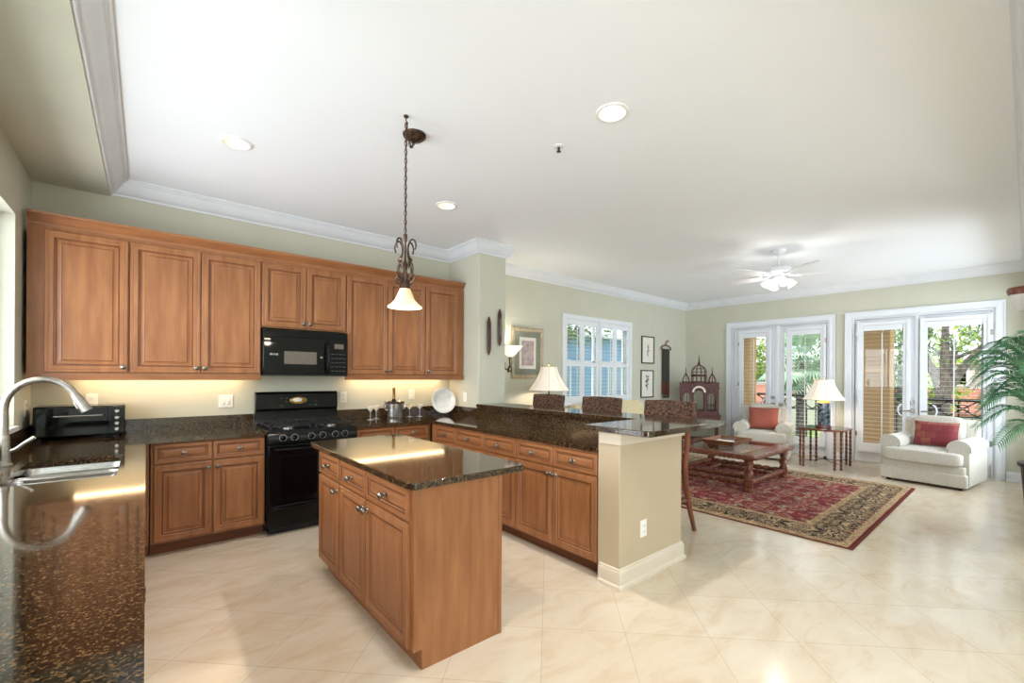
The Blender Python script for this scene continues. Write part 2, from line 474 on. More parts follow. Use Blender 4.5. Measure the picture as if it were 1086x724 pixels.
# ------------------------------------------------------------------ mesh helpers
class MB:
    def __init__(s):
        s.v, s.f, s.mi, s.m = [], [], [], 0

    def add(s, vs, fs):
        b = len(s.v)
        s.v.extend(tuple(p) for p in vs)
        for f in fs:
            s.f.append(tuple(b + i for i in f))
            s.mi.append(s.m)
        return s

    def box(s, x0, x1, y0, y1, z0, z1):
        vs = [(x0, y0, z0), (x1, y0, z0), (x1, y1, z0), (x0, y1, z0), (x0, y0, z1), (x1, y0, z1), (x1, y1, z1), (x0, y1, z1)]
        return s.add(vs, [(0, 3, 2, 1), (4, 5, 6, 7), (0, 1, 5, 4), (1, 2, 6, 5), (2, 3, 7, 6), (3, 0, 4, 7)])

    def prism(s, poly, a0, a1, axis='z'):
        n = len(poly)
        def P(p, a):
            return (p[0], p[1], a) if axis == 'z' else ((a, p[0], p[1]) if axis == 'x' else (p[0], a, p[1]))
        vs = [P(p, a0) for p in poly] + [P(p, a1) for p in poly]
        fs = [tuple(range(n))[::-1], tuple(range(n, 2 * n))] + [(i, (i + 1) % n, n + (i + 1) % n, n + i) for i in range(n)]
        return s.add(vs, fs)

    def lathe(s, prof, c=(0, 0, 0), n=24, axis='z', sx=1, sy=1, caps=True):
        vs = []
        for r, z in prof:
            for k in range(n):
                t = 2 * PI * k / n
                x, y = r * math.cos(t) * sx, r * math.sin(t) * sy
                p = (x, y, z) if axis == 'z' else ((z, x, y) if axis == 'x' else (x, z, y))
                vs.append((c[0] + p[0], c[1] + p[1], c[2] + p[2]))
        fs = []
        for j in range(len(prof) - 1):
            for k in range(n):
                a, b = j * n + k, j * n + (k + 1) % n
                fs.append((a, b, b + n, a + n))
        if caps:
            fs.append(tuple(range(n))[::-1])
            fs.append(tuple(range((len(prof) - 1) * n, len(prof) * n)))
        return s.add(vs, fs)

    def tube(s, pts, r, n=8, sq=None):
        pts = [Vector(p) for p in pts]
        k = len(pts)
        rr = r if isinstance(r, (list, tuple)) else [r] * k
        T = [(pts[min(i + 1, k - 1)] - pts[max(i - 1, 0)]).normalized() for i in range(k)]
        ref = Vector((0, 0, 1)) if abs(T[0].z) < .9 else Vector((1, 0, 0))
        u = T[0].cross(ref).normalized()
        vs = []
        for i in range(k):
            u = (u - T[i] * u.dot(T[i])).normalized()
            v = T[i].cross(u)
            for j in range(n):
                a = 2 * PI * j / n
                vs.append(pts[i] + (u * math.cos(a) + v * math.sin(a)) * rr[i])
        fs = [tuple(range(n))[::-1], tuple(range((k - 1) * n, k * n))]
        for i in range(k - 1):
            for j in range(n):
                a, b = i * n + j, i * n + (j + 1) % n
                fs.append((a, b, b + n, a + n))
        return s.add(vs, fs)

    def cushion(s, c, h, e=.3, nu=28, nv=14, tilt=0.0):
        """rounded cushion (superellipsoid), c centre, h half sizes"""
        def pw(x, p):
            return math.copysign(abs(x) ** p, x)
        vs = []
        ct, st = math.cos(tilt), math.sin(tilt)
        for i in range(nv + 1):
            f = -PI / 2 + PI * i / nv
            for j in range(nu):
                t = 2 * PI * j / nu
                x = h[0] * pw(math.cos(f), e) * pw(math.cos(t), e)
                y = h[1] * pw(math.cos(f), e) * pw(math.sin(t), e)
                z = h[2] * pw(math.sin(f), e)
                y, z = y * ct - z * st, y * st + z * ct
                vs.append((c[0] + x, c[1] + y, c[2] + z))
        fs = []
        for i in range(nv):
            for j in range(nu):
                a, b = i * nu + j, i * nu + (j + 1) % nu
                fs.append((a, b, b + nu, a + nu))
        return s.add(vs, fs)

    def twist(s, c, r, z0, z1, turns, dr=.25, n=14, seg=None, axis='z', lobes=2):
        """barley-twist spindle"""
        L = z1 - z0
        k = seg or max(10, int(turns * 10))
        vs = []
        for i in range(k + 1):
            z = z0 + L * i / k
            for j in range(n):
                t = 2 * PI * j / n
                q = r * (1 + dr * math.cos(lobes * t - 2 * PI * turns * i / k))
                x, y = q * math.cos(t), q * math.sin(t)
                p = (x, y, z) if axis == 'z' else ((z, x, y) if axis == 'x' else (x, z, y))
                vs.append((c[0] + p[0], c[1] + p[1], c[2] + p[2]))
        fs = [tuple(range(n))[::-1], tuple(range(k * n, (k + 1) * n))]
        for i in range(k):
            for j in range(n):
                a, b = i * n + j, i * n + (j + 1) % n
                fs.append((a, b, b + n, a + n))
        return s.add(vs, fs)

    def sweep(s, path, prof, closed=False):
        """profile (out, z) swept along a plan polyline with mitred corners; out is to the left of travel"""
        P = [Vector((p[0], p[1])) for p in path]
        k = len(P)
        m = len(prof)
        vs = []
        for i in range(k):
            d0 = (P[i] - P[i - 1]).normalized() if (i > 0 or closed) else (P[1] - P[0]).normalized()
            d1 = (P[(i + 1) % k] - P[i]).normalized() if (i < k - 1 or closed) else d0
            n0, n1 = Vector((-d0.y, d0.x)), Vector((-d1.y, d1.x))
            mt = (n0 + n1)
            mt = mt / (mt.dot(n0)) if mt.length > 1e-6 else n0
            for o, z in prof:
                q = P[i] + mt * o
                vs.append((q.x, q.y, z))
        fs = []
        for i in range(k if closed else k - 1):
            for j in range(m):
                a, b = i * m + j, i * m + (j + 1) % m
                a2, b2 = ((i + 1) % k) * m + j, ((i + 1) % k) * m + (j + 1) % m
                fs.append((a, b, b2, a2))
        if not closed:
            fs.append(tuple(range(m))[::-1])
            fs.append(tuple(range((k - 1) * m, k * m)))
        return s.add(vs, fs)

    def panel(s, x0, x1, z0, z1, y, loops, dark=()):
        """concentric rectangles facing -Y: loops of (inset, protrusion); last loop is capped"""
        vs, fs = [], []
        for ins, d in loops:
            vs += [(x0 + ins, y - d, z0 + ins), (x1 - ins, y - d, z0 + ins), (x1 - ins, y - d, z1 - ins), (x0 + ins, y - d, z1 - ins)]
        for i in range(len(loops) - 1):
            for k in range(4):
                a, b = i * 4 + k, i * 4 + (k + 1) % 4
                fs.append((a, b, b + 4, a + 4))
        n = (len(loops) - 1) * 4
        fs.append((n, n + 1, n + 2, n + 3))
        fs.append((3, 2, 1, 0))
        m0 = len(s.mi)
        s.add(vs, fs)
        for i in dark:
            for k in range(4):
                s.mi[m0 + i * 4 + k] = 1
        return s

    def build(s, name, mat, parent=None, bevel=0.0, seg=2, ang=35, loc=None, fix=True):
        me = bpy.data.meshes.new(name)
        me.from_pydata(s.v, [], s.f)
        mats = mat if isinstance(mat, (list, tuple)) else [mat]
        for q in mats:
            me.materials.append(M[q] if isinstance(q, str) else q)
        if len(mats) > 1:
            for p, i in zip(me.polygons, s.mi):
                p.material_index = i
        bm = bmesh.new()
        bm.from_mesh(me)
        if fix:
            bmesh.ops.remove_doubles(bm, verts=bm.verts, dist=1e-6)
            bmesh.ops.recalc_face_normals(bm, faces=bm.faces)
        for f in bm.faces:
            f.smooth = True
        a = R(ang)
        for e in bm.edges:
            if len(e.link_faces) != 2 or e.calc_face_angle(0) > a:
                e.smooth = False
        bm.to_mesh(me)
        bm.free()
        o = bpy.data.objects.new(name, me)
        C.objects.link(o)
        if parent:
            o.parent = parent
        if loc:
            o.location = loc
        if bevel:
            md = o.modifiers.new('edge', 'BEVEL')
            md.width = bevel
            md.segments = seg
            md.limit_method = 'ANGLE'
            md.angle_limit = R(40)
            md.harden_normals = False
        return o


def tag(o, label, cat, group=None, kind=None):
    o['label'] = label
    o['category'] = cat
    if group:
        o['group'] = group
    if kind:
        o['kind'] = kind
    return o


def thing(name, label, cat, loc=(0, 0, 0), rz=0.0, group=None):
    o = bpy.data.objects.new(name, None)
    o.empty_display_size = .1
    C.objects.link(o)
    o.location = loc
    o.rotation_euler = (0, 0, rz)
    return tag(o, label, cat, group)


def struct(o):
    o['kind'] = 'structure'
    return o


def copy_tree(o, parent=None):
    c = o.copy()
    C.objects.link(c)
    if parent:
        c.parent = parent
    for ch in list(o.children):
        copy_tree(ch, c)
    return c


def dup(o, loc, label, rz=None, group=None):
    c = copy_tree(o)
    c.location = loc
    if rz is not None:
        c.rotation_euler = (0, 0, rz)
    c['label'] = label
    if group:
        c['group'] = group
    return c


def spot(name, loc, power, parent=None, col=(1, .975, .94), angle=106, blend=.7, rad=.03):
    l = bpy.data.lights.new(name, 'SPOT')
    l.energy = power
    l.color = col
    l.spot_size = R(angle)
    l.spot_blend = blend
    l.shadow_soft_size = rad
    o = bpy.data.objects.new(name, l)
    C.objects.link(o)
    o.location = loc
    if parent:
        o.parent = parent
    return o


def point(name, loc, power, parent=None, col=(1, .9, .76), rad=.04):
    l = bpy.data.lights.new(name, 'POINT')
    l.energy = power
    l.color = col
    l.shadow_soft_size = rad
    o = bpy.data.objects.new(name, l)
    C.objects.link(o)
    o.location = loc
    if parent:
        o.parent = parent
    return o


def rounded_rect(x0, x1, y0, y1, r, n=5):
    pts = []
    for cx, cy, a0 in ((x1 - r, y1 - r, 0), (x0 + r, y1 - r, 90), (x0 + r, y0 + r, 180), (x1 - r, y0 + r, 270)):
        for k in range(n + 1):
            a = R(a0 + 90 * k / n)
            pts.append((cx + r * math.cos(a), cy + r * math.sin(a)))
    return pts

# ------------------------------------------------------------------ the room
XL, XF, YB, YR, ZC = -0.68, 9.25, 4.944, -0.06, 3.05

struct(MB().box(-.9, 9.45, -4.2, 5.1, -.1, 0).build('floor', 'floor'))
struct(MB().box(-.9, 9.45, -2.4, 5.1, ZC, ZC + .12).build('ceiling', 'ceil'))

wb = MB()
wb.box(-.84, 5.27, YB, YB + .16, 0, ZC).box(7.12, 9.45, YB, YB + .16, 0, ZC)
wb.box(5.27, 7.12, YB, YB + .16, 0, .97).box(5.27, 7.12, YB, YB + .16, 2.42, ZC)
struct(wb.build('wall_back', 'paint', fix=False))
wl = MB()
wl.box(-.84, XL, 4.4, YB, 0, ZC).box(-.84, XL, -1.2, 1.75, 0, ZC)
wl.box(-.84, XL, 1.75, 4.4, 0, 1.06).box(-.84, XL, 1.75, 4.4, 2.5, ZC)
struct(wl.build('wall_left', 'paint', fix=False))
O1, O2 = (2.27, 3.94), (.30, 1.94)
wf = MB()
for y0, y1 in ((-.22, O2[0]), (O2[1], O1[0]), (O1[1], YB)):
    wf.box(XF, XF + .2, y0, y1, 0, ZC)
for y0, y1 in (O1, O2):
    wf.box(XF, XF + .2, y0, y1, 2.45, ZC)
struct(wf.build('wall_far', 'paint', fix=False))
wr = MB()
wr.box(5.7, 6.45, YR - .16, YR, 0, ZC).box(8.95, XF, YR - .16, YR, 0, ZC).box(6.45, 8.95, YR - .16, YR, 2.65, ZC).box(6.45, 8.95, YR - .16, YR, 0, .45)
struct(wr.build('wall_right', 'paint', fix=False))
w3 = bpy.data.objects.new('added_fill_window', None)  # unseen window, added so the fill lamp outside reaches the living room
C.objects.link(w3)
w3.location = (6.45, YR - .16, .45)
struct(w3)
mb = MB()
mb.box(0, .06, 0, .06, 0, 2.2).box(2.44, 2.5, 0, .06, 0, 2.2).box(.06, 2.44, 0, .06, 0, .06).box(.06, 2.44, 0, .06, 2.14, 2.2).box(1.22, 1.28, 0, .06, .06, 2.14)
mb.build('window_frame', 'trim', w3)
MB().box(.06, 2.44, .02, .026, .06, 2.14).build('glass_pane', 'clear', w3)
struct(MB().box(-.9, 9.45, -4.36, -4.2, 0, ZC).build('wall_front', 'paint'))
struct(MB().box(-.9, -.84, -4.2, -1.2, 0, ZC).box(9.25, 9.45, -4.2, -.22, 0, ZC).box(5.7, 9.25, -1.7, -1.6, 0, .3).build('wall_behind', 'paint', fix=False))
struct(MB().box(.9, 5.7, YR - .16, YR, 2.6, ZC).build('beam_right', 'paint'))
struct(MB().box(-2.9, -.84, -2, 7, 2.62, 2.72).build('added_sun_shield', 'whitewall'))  # unseen slab, added to keep direct sun out of the sink window
struct(MB().box(3.075, 3.49, 4.28, YB, 0, ZC).build('column', 'paint', bevel=.008))
struct(MB().box(XL, -.24, -1.2, YB, 2.908, ZC).build('ceiling_soffit', 'paint'))

# crown mouldings (profile: distance out from the wall, height)
CP = [(0, 2.918), (.012, 2.918), (.018, 2.934), (.03, 2.94), (.05, 2.958), (.078, 2.995), (.09, 3.018), (.098, 3.022),
      (.104, 3.034), (.118, 3.036), (.118, ZC), (0, ZC)]
cr = MB()
cr.sweep([(5.7, YR), (XF, YR), (XF, YB), (3.49, YB), (3.49, 4.28), (3.075, 4.28), (3.075, YB), (-.24, YB), (-.24, -1.2)], CP)
struct(cr.build('trim_1', 'trim', ang=25))
cr = MB()
cr.sweep([(.9, YR), (5.7, YR)], CP)
struct(cr.build('trim_2', 'trim', ang=25))

BP = [(0, 0), (.03, 0), (.03, .012), (.026, .022), (.016, .03), (.016, .10), (.013, .112), (.008, .12), (.008, .128), (0, .135)]


def baseboard(name, path, mat='trim'):
    struct(MB().sweep(path, BP).build(name, mat, ang=25))


baseboard('baseboard_far', [(XF, 4.05), (XF, YB), (3.49, YB)])
baseboard('baseboard_middle', [(XF, 2.05), (XF, 2.16)])
baseboard('baseboard_right', [(5.7, YR), (XF, YR), (XF, .19)])


# casings round the two door openings
def casing(name, y0, y1, zt, w=.10):
    mb = MB()
    # stepped architrave: an inverted U of two mitred legs and a head, three steps deep
    for a, b, d in ((0, w, .016), (0, .075, .022), (.012, .032, .027), (w - .018, w, .03)):
        mb.box(XF - d, XF, y0 - b, y0 - a, 0, zt + b)
        mb.box(XF - d, XF, y1 + a, y1 + b, 0, zt + b)
        mb.box(XF - d, XF, y0 - a, y1 + a, zt + a, zt + b)
    # jamb lining
    mb.box(XF, XF + .2, y0, y0 + .03, 0, zt).box(XF, XF + .2, y1 - .03, y1, 0, zt).box(XF, XF + .2, y0 + .03, y1 - .03, zt - .03, zt)
    struct(mb.build(name, 'trim', fix=False))


casing('trim_3', *O1, 2.45)
casing('trim_4', *O2, 2.45)
struct(MB().box(XF, XF + .2, O1[0] + .03, O1[1] - .03, 0, .03).build('trim_5', 'paving'))
struct(MB().box(XF, XF + .2, O2[0] + .03, O2[1] - .03, 0, .03).build('trim_6', 'paving'))


def louvers(mb, axis, a0, a1, z0, z1, pitch, depth, tilt, off):
    """open shutter louvers along axis ('x' or 'y') between a0 and a1; off = position across"""
    n = int(round((z1 - z0) / pitch))
    ct, st = math.cos(tilt), math.sin(tilt)
    for i in range(n):
        z = z0 + (z1 - z0) * (i + .5) / n
        poly = []
        for u, v in ((-.5, 0), (-.3, .07), (0, .10), (.3, .07), (.5, 0), (.3, -.07), (0, -.10), (-.3, -.07)):
            p, q = u * depth, v * depth * .55
            poly.append((off + p * ct - q * st, z + p * st + q * ct))
        if axis == 'y':
            mb.prism([(p, q) for p, q in poly], a0, a1, axis='y')
        else:
            mb.prism([(p, q) for p, q in poly], a0, a1, axis='x')


def ring_frame(mb, y0, y1, z0, z1, x0, x1, s, t, b):
    """rectangular frame in the YZ plane: stile s, top rail t, bottom rail b"""
    mb.box(x0, x1, y0, y0 + s, z0, z1).box(x0, x1, y1 - s, y1, z0, z1)
    mb.box(x0, x1, y0 + s, y1 - s, z1 - t, z1).box(x0, x1, y0 + s, y1 - s, z0, z0 + b)
    return mb


def french_door(name, leaf, sh, hinge_hi, handle_y, bolt):
    t = bpy.data.objects.new(name, None)
    C.objects.link(t)
    t.location = (XF, leaf[0], 0)
    struct(t)
    l0, l1 = 0, leaf[1] - leaf[0]
    s0, s1 = sh[0] - leaf[0], sh[1] - leaf[0]
    mb = MB()
    ring_frame(mb, l0, l1, .035, 2.415, .03, .075, .10, .12, .24)
    mb.build('leaf', 'trim', t, bevel=.003)
    MB().box(.05, .056, l0 + .1, l1 - .1, .27, 2.3).build('glass_pane', 'clear', t)
    sf = MB()
    ring_frame(sf, s0, s1, .20, 2.37, -.035, .03, .045, .06, .06)
    ring_frame(sf, s0 + .045, s1 - .045, .26, 2.31, -.028, .0, .04, .09, .09)
    f = sf.build('shutter_frame', 'trim', t, bevel=.003)
    lv = MB()
    louvers(lv, 'y', s0 + .085, s1 - .085, .35, 2.22, .066, .038, R(0), -.014)
    lv.build('louvers', 'trim', f)
    MB().box(-.058, -.048, (s0 + s1) / 2 - .006, (s0 + s1) / 2 + .006, .40, 2.17).build('tilt_rod', 'trim', f)
    hg = MB()
    hy = s1 if hinge_hi else s0
    for z in (.5, 1.3, 2.1):
        hg.box(-.045, -.035, hy - .012, hy + .012, z - .04, z + .04)
    hg.build('hinge', 'chrome', f)
    h = handle_y - leaf[0]
    hb = MB()
    hb.lathe([(0, -.012), (.032, -.012), (.034, 0), (.034, .03)], c=(0, h, .92), n=18, axis='x')
    hb.lathe([(.011, -.05), (.011, -.012)], c=(0, h, .92), n=10, axis='x')
    d = 1 if hinge_hi else -1
    hb.tube([(-.05, h, .92), (-.055, h + d * .03, .925), (-.052, h + d * .075, .92), (-.048, h + d * .11, .912)], [.011, .011, .009, .008], n=8)
    hb.build('handle', 'chrome', t)
    if bolt:
        MB().lathe([(0, -.025), (.022, -.025), (.03, -.01), (.03, .03)], c=(0, h, 1.05), n=16, axis='x').build('deadbolt', 'chrome', t)
        # rounded cut-out guard round the lever
        MB().tube([(-.03, h + d * (.10 + .07 * math.cos(R(a))), .93 + .10 * math.sin(R(a))) for a in range(-70, 71, 14)], .010, n=8).build('lever_guard', 'trim', t)
    return t


french_door('door_1', (3.10, 3.905), (3.20, 3.79), True, 3.17, True)
french_door('door_2', (2.305, 3.095), (2.31, 2.93), False, 3.03, False)
french_door('door_3', (1.125, 1.905), (1.20, 1.87), True, 1.17, True)
french_door('door_4', (.335, 1.12), (.33, 1.085), False, 1.06, True)
struct(MB().box(XF - .005, XF + .09, 3.07, 3.12, 0, 2.42).build('trim_7', 'trim', bevel=.006))
struct(MB().box(XF - .005, XF + .09, 1.10, 1.145, 0, 2.42).build('trim_8', 'trim', bevel=.006))

# shuttered window in the back wall of the living room
win = bpy.data.objects.new('window_1', None)
C.objects.link(win)
win.location = (5.27, YB, .97)
struct(win)
W_, H_ = 1.85, 1.45
mb = MB()
mb.box(-.045, .03, -.03, .05, -.045, H_ + .045).box(W_ - .03, W_ + .045, -.03, .05, -.045, H_ + .045)
mb.box(.03, W_ - .03, -.03, .05, H_ - .03, H_ + .045).box(.03, W_ - .03, -.03, .05, -.045, .03)
mb.box(W_ / 2 - .02, W_ / 2 + .02, -.03, .05, .03, H_ - .03)
mb.build('window_frame', 'trim', win, bevel=.004)
MB().box(0, W_, .13, .136, 0, H_).build('glass_pane', 'clear', win)
mb = MB()
mb.box(0, W_, .11, .15, 0, .05).box(0, W_, .11, .15, H_ - .05, H_).box(0, .05, .11, .15, .05, H_ - .05).box(W_ - .05, W_, .11, .15, .05, H_ - .05)
mb.box(W_ / 2 - .02, W_ / 2 + .02, .11, .15, .05, H_ - .05).box(.05, W_ - .05, .11, .15, H_ * .48, H_ * .48 + .04)
mb.build('sash', 'trim', win)
pw = (W_ / 2 - .05) / 2
for k in range(4):
    x0 = .03 + k * pw + (.04 if k > 1 else 0)
    x1 = x0 + pw
    mb = MB()
    mb.box(x0, x0 + .05, -.012, .018, .03, H_ - .03).box(x1 - .05, x1, -.012, .018, .03, H_ - .03)
    for z0, z1 in ((.03, .12), (.63, .70), (H_ - .12, H_ - .03)):
        mb.box(x0 + .05, x1 - .05, -.012, .018, z0, z1)
    p = mb.build('shutter_panel', 'trim', win, bevel=.002)
    lv = MB()
    louvers(lv, 'x', x0 + .05, x1 - .05, .12, .63, .064, .042, R(-3), .003)
    louvers(lv, 'x', x0 + .05, x1 - .05, .70, H_ - .12, .064, .042, R(-3), .003)
    lv.build('louvers', 'trim', p)
    mb = MB()
    xc = (x0 + x1) / 2 + .05
    mb.box(xc - .006, xc + .006, -.042, -.032, .14, .61).box(xc - .006, xc + .006, -.042, -.032, .72, H_ - .14)
    mb.build('tilt_rod', 'trim', p)

# sink window in the left wall
sw = bpy.data.objects.new('window_2', None)
C.objects.link(sw)
sw.location = (XL - .16, 1.75, 1.06)
struct(sw)
mb = MB()
mb.box(0, .05, 0, .06, 0, 1.44).box(0, .05, 2.59, 2.65, 0, 1.44).box(0, .05, .06, 2.59, 0, .06).box(0, .05, .06, 2.59, 1.38, 1.44)
mb.box(0, .05, 1.30, 1.35, .06, 1.38)
mb.build('window_frame', 'trim', sw)
MB().box(.02, .026, .06, 2.59, .06, 1.38).build('glass_pane', 'clear', sw)
MB().box(.05, .185, 0, 2.65, -.02, .012).build('window_sill', 'trim', sw, bevel=.004)

# peninsula end wall, knee wall and their trim
mb = MB()
mb.box(2.44, 3.25, 1.765, 1.95, 0, 1.05).box(3.085, 3.25, 1.95, 4.28, 0, 1.05)
struct(mb.build('wall_peninsula', 'tan_paint', fix=False, bevel=.006))
TP = [(0, .965), (.012, .968), (.014, .985), (.014, 1.03), (.02, 1.038), (.02, 1.05), (0, 1.05)]
path = [(3.25, 4.27), (3.25, 1.765), (2.44, 1.765), (2.44, 1.93)]
struct(MB().sweep(path[::-1], [(-o, z) for o, z in TP]).build('trim_9', 'cream_trim', ang=25))
struct(MB().sweep(path[::-1], [(-o, z) for o, z in BP]).build('baseboard_peninsula', 'cream_trim', ang=25))

# ------------------------------------------------------------------ kitchen: cabinets
DL = [(0, 0), (0, .016), (.004, .020), (.018, .020), (.021, .018), (.024, .020), (.046, .020), (.050, .015), (.060, .016), (.064, .009), (.070, .009),
      (.088, .015), (.0895, .0125), (.0915, .0165)]
WL = [(0, 0), (0, .016), (.004, .020), (.026, .020), (.030, .014), (.036, .010), (.044, .010), (.060, .015), (.062, .016)]


def knob(parent, x, z, y=-.02):
    MB().lathe([(.004, 0), (.016, -.002), (.013, -.006), (.007, -.011), (.007, -.018), (.014, -.022), (.0195, -.029), (.018, -.036),
                (.011, -.041), (.002, -.043)], c=(x, y, z), n=14, axis='y').build('knob', 'pewter', parent)


def door(parent, x0, x1, z0, z1, kx=None, kz=None, name='door'):
    g = .0028
    d = MB().panel(x0 + g, x1 - g, z0 + g, z1 - g, 0, DL, (7, 11)).build(name, ['wood', 'wood_glaze'], parent, ang=20)
    if kx is not None:
        knob(d, kx, kz)
    return d


def drawer(parent, x0, x1, z0, z1):
    g = .0018
    d = MB().panel(x0 + g, x1 - g, z0 + g, z1 - g, 0, WL, (3, 5)).build('drawer', ['wood_h', 'wood_glaze'], parent, ang=20)
    knob(d, (x0 + x1) / 2, (z0 + z1) / 2)
    return d


ZD0, ZD1, ZW0, ZW1 = .115, .715, .725, .878    # base doors and drawers


def base_unit(label, loc, rz, cols, w, depth=.575, left=0, right=0, toe=.075, group='base cabinets', top=.895):
    """cols: list of (x0, x1, knob side) with a drawer over a door in each"""
    t = thing('base_cabinet', label, 'cabinet', loc, rz, group)
    MB().box(0, w, 0, depth, .10, top).build('body', 'wood', t)
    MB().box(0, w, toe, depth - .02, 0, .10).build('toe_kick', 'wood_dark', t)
    for x0, x1, s in cols:
        door(t, x0, x1, ZD0, ZD1, {'r': x1 - .03, 'l': x0 + .03}[s], ZD1 - .05)
        drawer(t, x0, x1, ZW0, ZW1)
    return t


YF = 4.365
base_unit('maple base cabinet with two drawers and two doors, left of the black range', (.03, YF, 0), 0,
          [(.015, .393, 'r'), (.397, .775, 'l')], .78)
base_unit('maple base cabinet with two drawers right of the black range, behind the island', (1.61, YF, 0), 0,
          [(.015, .42, 'r'), (.424, .83, 'l')], .86, group='base cabinets')
# peninsula run, facing the island (front towards -X); local x runs towards the camera
XP = 2.46
pen = [(4.305, 3.80, 'maple peninsula cabinet with one drawer and one door, in the inner corner by the plate', ((0.10, .50, 'r'),)),
       (3.80, 2.845, 'maple peninsula cabinet with two drawers and two doors, in the middle of the run', ((.002, .475, 'r'), (.477, .953, 'l'))),
       (2.845, 1.955, 'maple peninsula cabinet with two drawers and two doors, beside the cream end wall', ((.002, .445, 'r'), (.447, .885, 'l')))]
for y1, y0, lab, cols in pen:
    base_unit(lab, (XP, y1, 0), R(-90), cols, y1 - y0, depth=.60)
# sink run along the left wall, facing +X
sinkrun = [(.30, 1.35, 'maple base cabinet under the left counter, nearest the viewer'),
           (1.35, 2.55, 'maple base cabinet under the left counter, between its two neighbours'),
           (2.55, 3.70, 'maple sink base cabinet under the steel sink')]
for y0, y1, lab in sinkrun:
    wd = y1 - y0
    base_unit(lab, (-.06, y0, 0), R(90), [(.01, wd / 2 - .001, 'r'), (wd / 2 + .001, wd - .01, 'l')], wd, depth=.60,
              top=.62 if 'sink' in lab else .895)
cf = thing('corner_filler_cabinet', 'plain maple corner cabinet between the sink run and the range wall', 'cabinet', (-.65, 3.71, 0), 0, 'base cabinets')
MB().box(0, .60, 0, .65, .10, .895).box(0, .67, .66, 1.22, .10, .895).build('body', 'wood', cf)
MB().box(0, .55, 0, .65, 0, .10).box(0, .67, .73, 1.2, 0, .10).build('toe_kick', 'wood_dark', cf)

# island
isl = thing('island_cabinet', 'maple kitchen island cabinet with three drawers and three doors', 'island', (.985, 3.33, 0), R(-90))
IW, ID = 1.43, .515
MB().box(0, IW, 0, ID, .10, .895).build('body', 'wood', isl)
mb = MB().box(.02, IW - .0, .045, ID - .02, 0, .10)
mb.build('toe_kick', 'wood', isl)
MB().box(IW, IW + .012, .045, ID, 0, .10).box(IW, IW + .012, 0, ID, .10, .895).build('end_panel', 'wood', isl)
MB().box(IW - .02, IW + .016, ID - .004, ID + .022, 0, .895).build('corner_post', 'wood', isl, bevel=.003)
for x0, x1, s in ((.01, .43, 'r'), (.45, .885, 'r'), (.89, 1.41, 'l')):
    door(isl, x0, x1, ZD0 - .01, ZD1, {'r': x1 - .03, 'l': x0 + .03}[s], ZD1 - .05)
    drawer(isl, x0, x1, ZW0, ZW1)
poly = rounded_rect(.93, 1.655, 1.825, 3.45, .045)
tag(MB().prism(poly, .896, .93).build('island_countertop', 'granite', bevel=.004, seg=2), 'brown speckled granite slab with rounded corners topping the island', 'countertop')

# wall cabinets
YU = 4.60


def wall_unit(label, x0, x1, z0, z1, doors, rail=True, depth=None):
    t = thing('wall_cabinet', label, 'cabinet', (x0, YU, 0), 0, 'wall cabinets')
    wd = x1 - x0
    MB().box(0, wd, 0, YB - YU, z0, z1 + .02).build('body', 'wood', t)
    for a, b, s in doors:
        door(t, a - x0, b - x0, z0 + .01, z1, ({'r': b - .028, 'l': a + .028}[s]) - x0, z0 + .055)
    if rail:
        MB().box(-.0, wd, -.012, .02, z0 - .048, z0).box(0, wd, -.018, .02, z0 - .012, z0).build('light_rail', 'wood_h', t)
    return t


Z0, Z1 = 1.425, 2.475
wall_unit('maple wall cabinet with one door, first from the left wall', -.655, -.105, Z0, Z1, [(-.57, -.108, 'r')])
wall_unit('maple wall cabinet with two tall doors, left of the microwave', -.105, .815, Z0, Z1, [(-.102, .358, 'r'), (.36, .812, 'l')])
wall_unit('short two-door maple wall cabinet over the microwave', .815, 1.595, 1.87, Z1, [(.82, 1.205, 'r'), (1.207, 1.59, 'l')], rail=False)
wall_unit('maple wall cabinet with two tall doors, right of the microwave', 1.595, 2.52, Z0, Z1, [(1.60, 2.055, 'r'), (2.057, 2.515, 'l')])
wall_unit('maple wall cabinet with one door, last before the painted column', 2.52, 3.065, Z0, Z1, [(2.525, 2.985, 'l')])
CC = [(0, 2.495), (-.006, 2.495), (-.012, 2.51), (-.012, 2.525), (-.022, 2.535), (-.05, 2.565), (-.06, 2.575), (-.065, 2.59), (0, 2.59)]
tag(MB().sweep([(-.655, YU + .02), (3.065, YU + .02)], CC).build('cabinet_cornice', 'wood_h', ang=25),
    'long maple cornice moulding running along the tops of the wall cabinets', 'moulding')

# strip lights under the wall cabinets
for x0, x1, lab in ((-.45, .74, 'slim strip light under the wall cabinets left of the range'), (1.72, 2.95, 'slim strip light under the wall cabinets right of the range')):
    t = thing('undercabinet_light', lab, 'light', (x0, 4.80, 1.425), 0, 'undercabinet strip lights')
    MB().box(0, x1 - x0, 0, .09, -.014, 0).build('housing', 'white_plastic', t)
    MB().box(.02, x1 - x0 - .02, .015, .075, -.024, -.014).build('tube', 'glow_strip', t, bevel=.004)

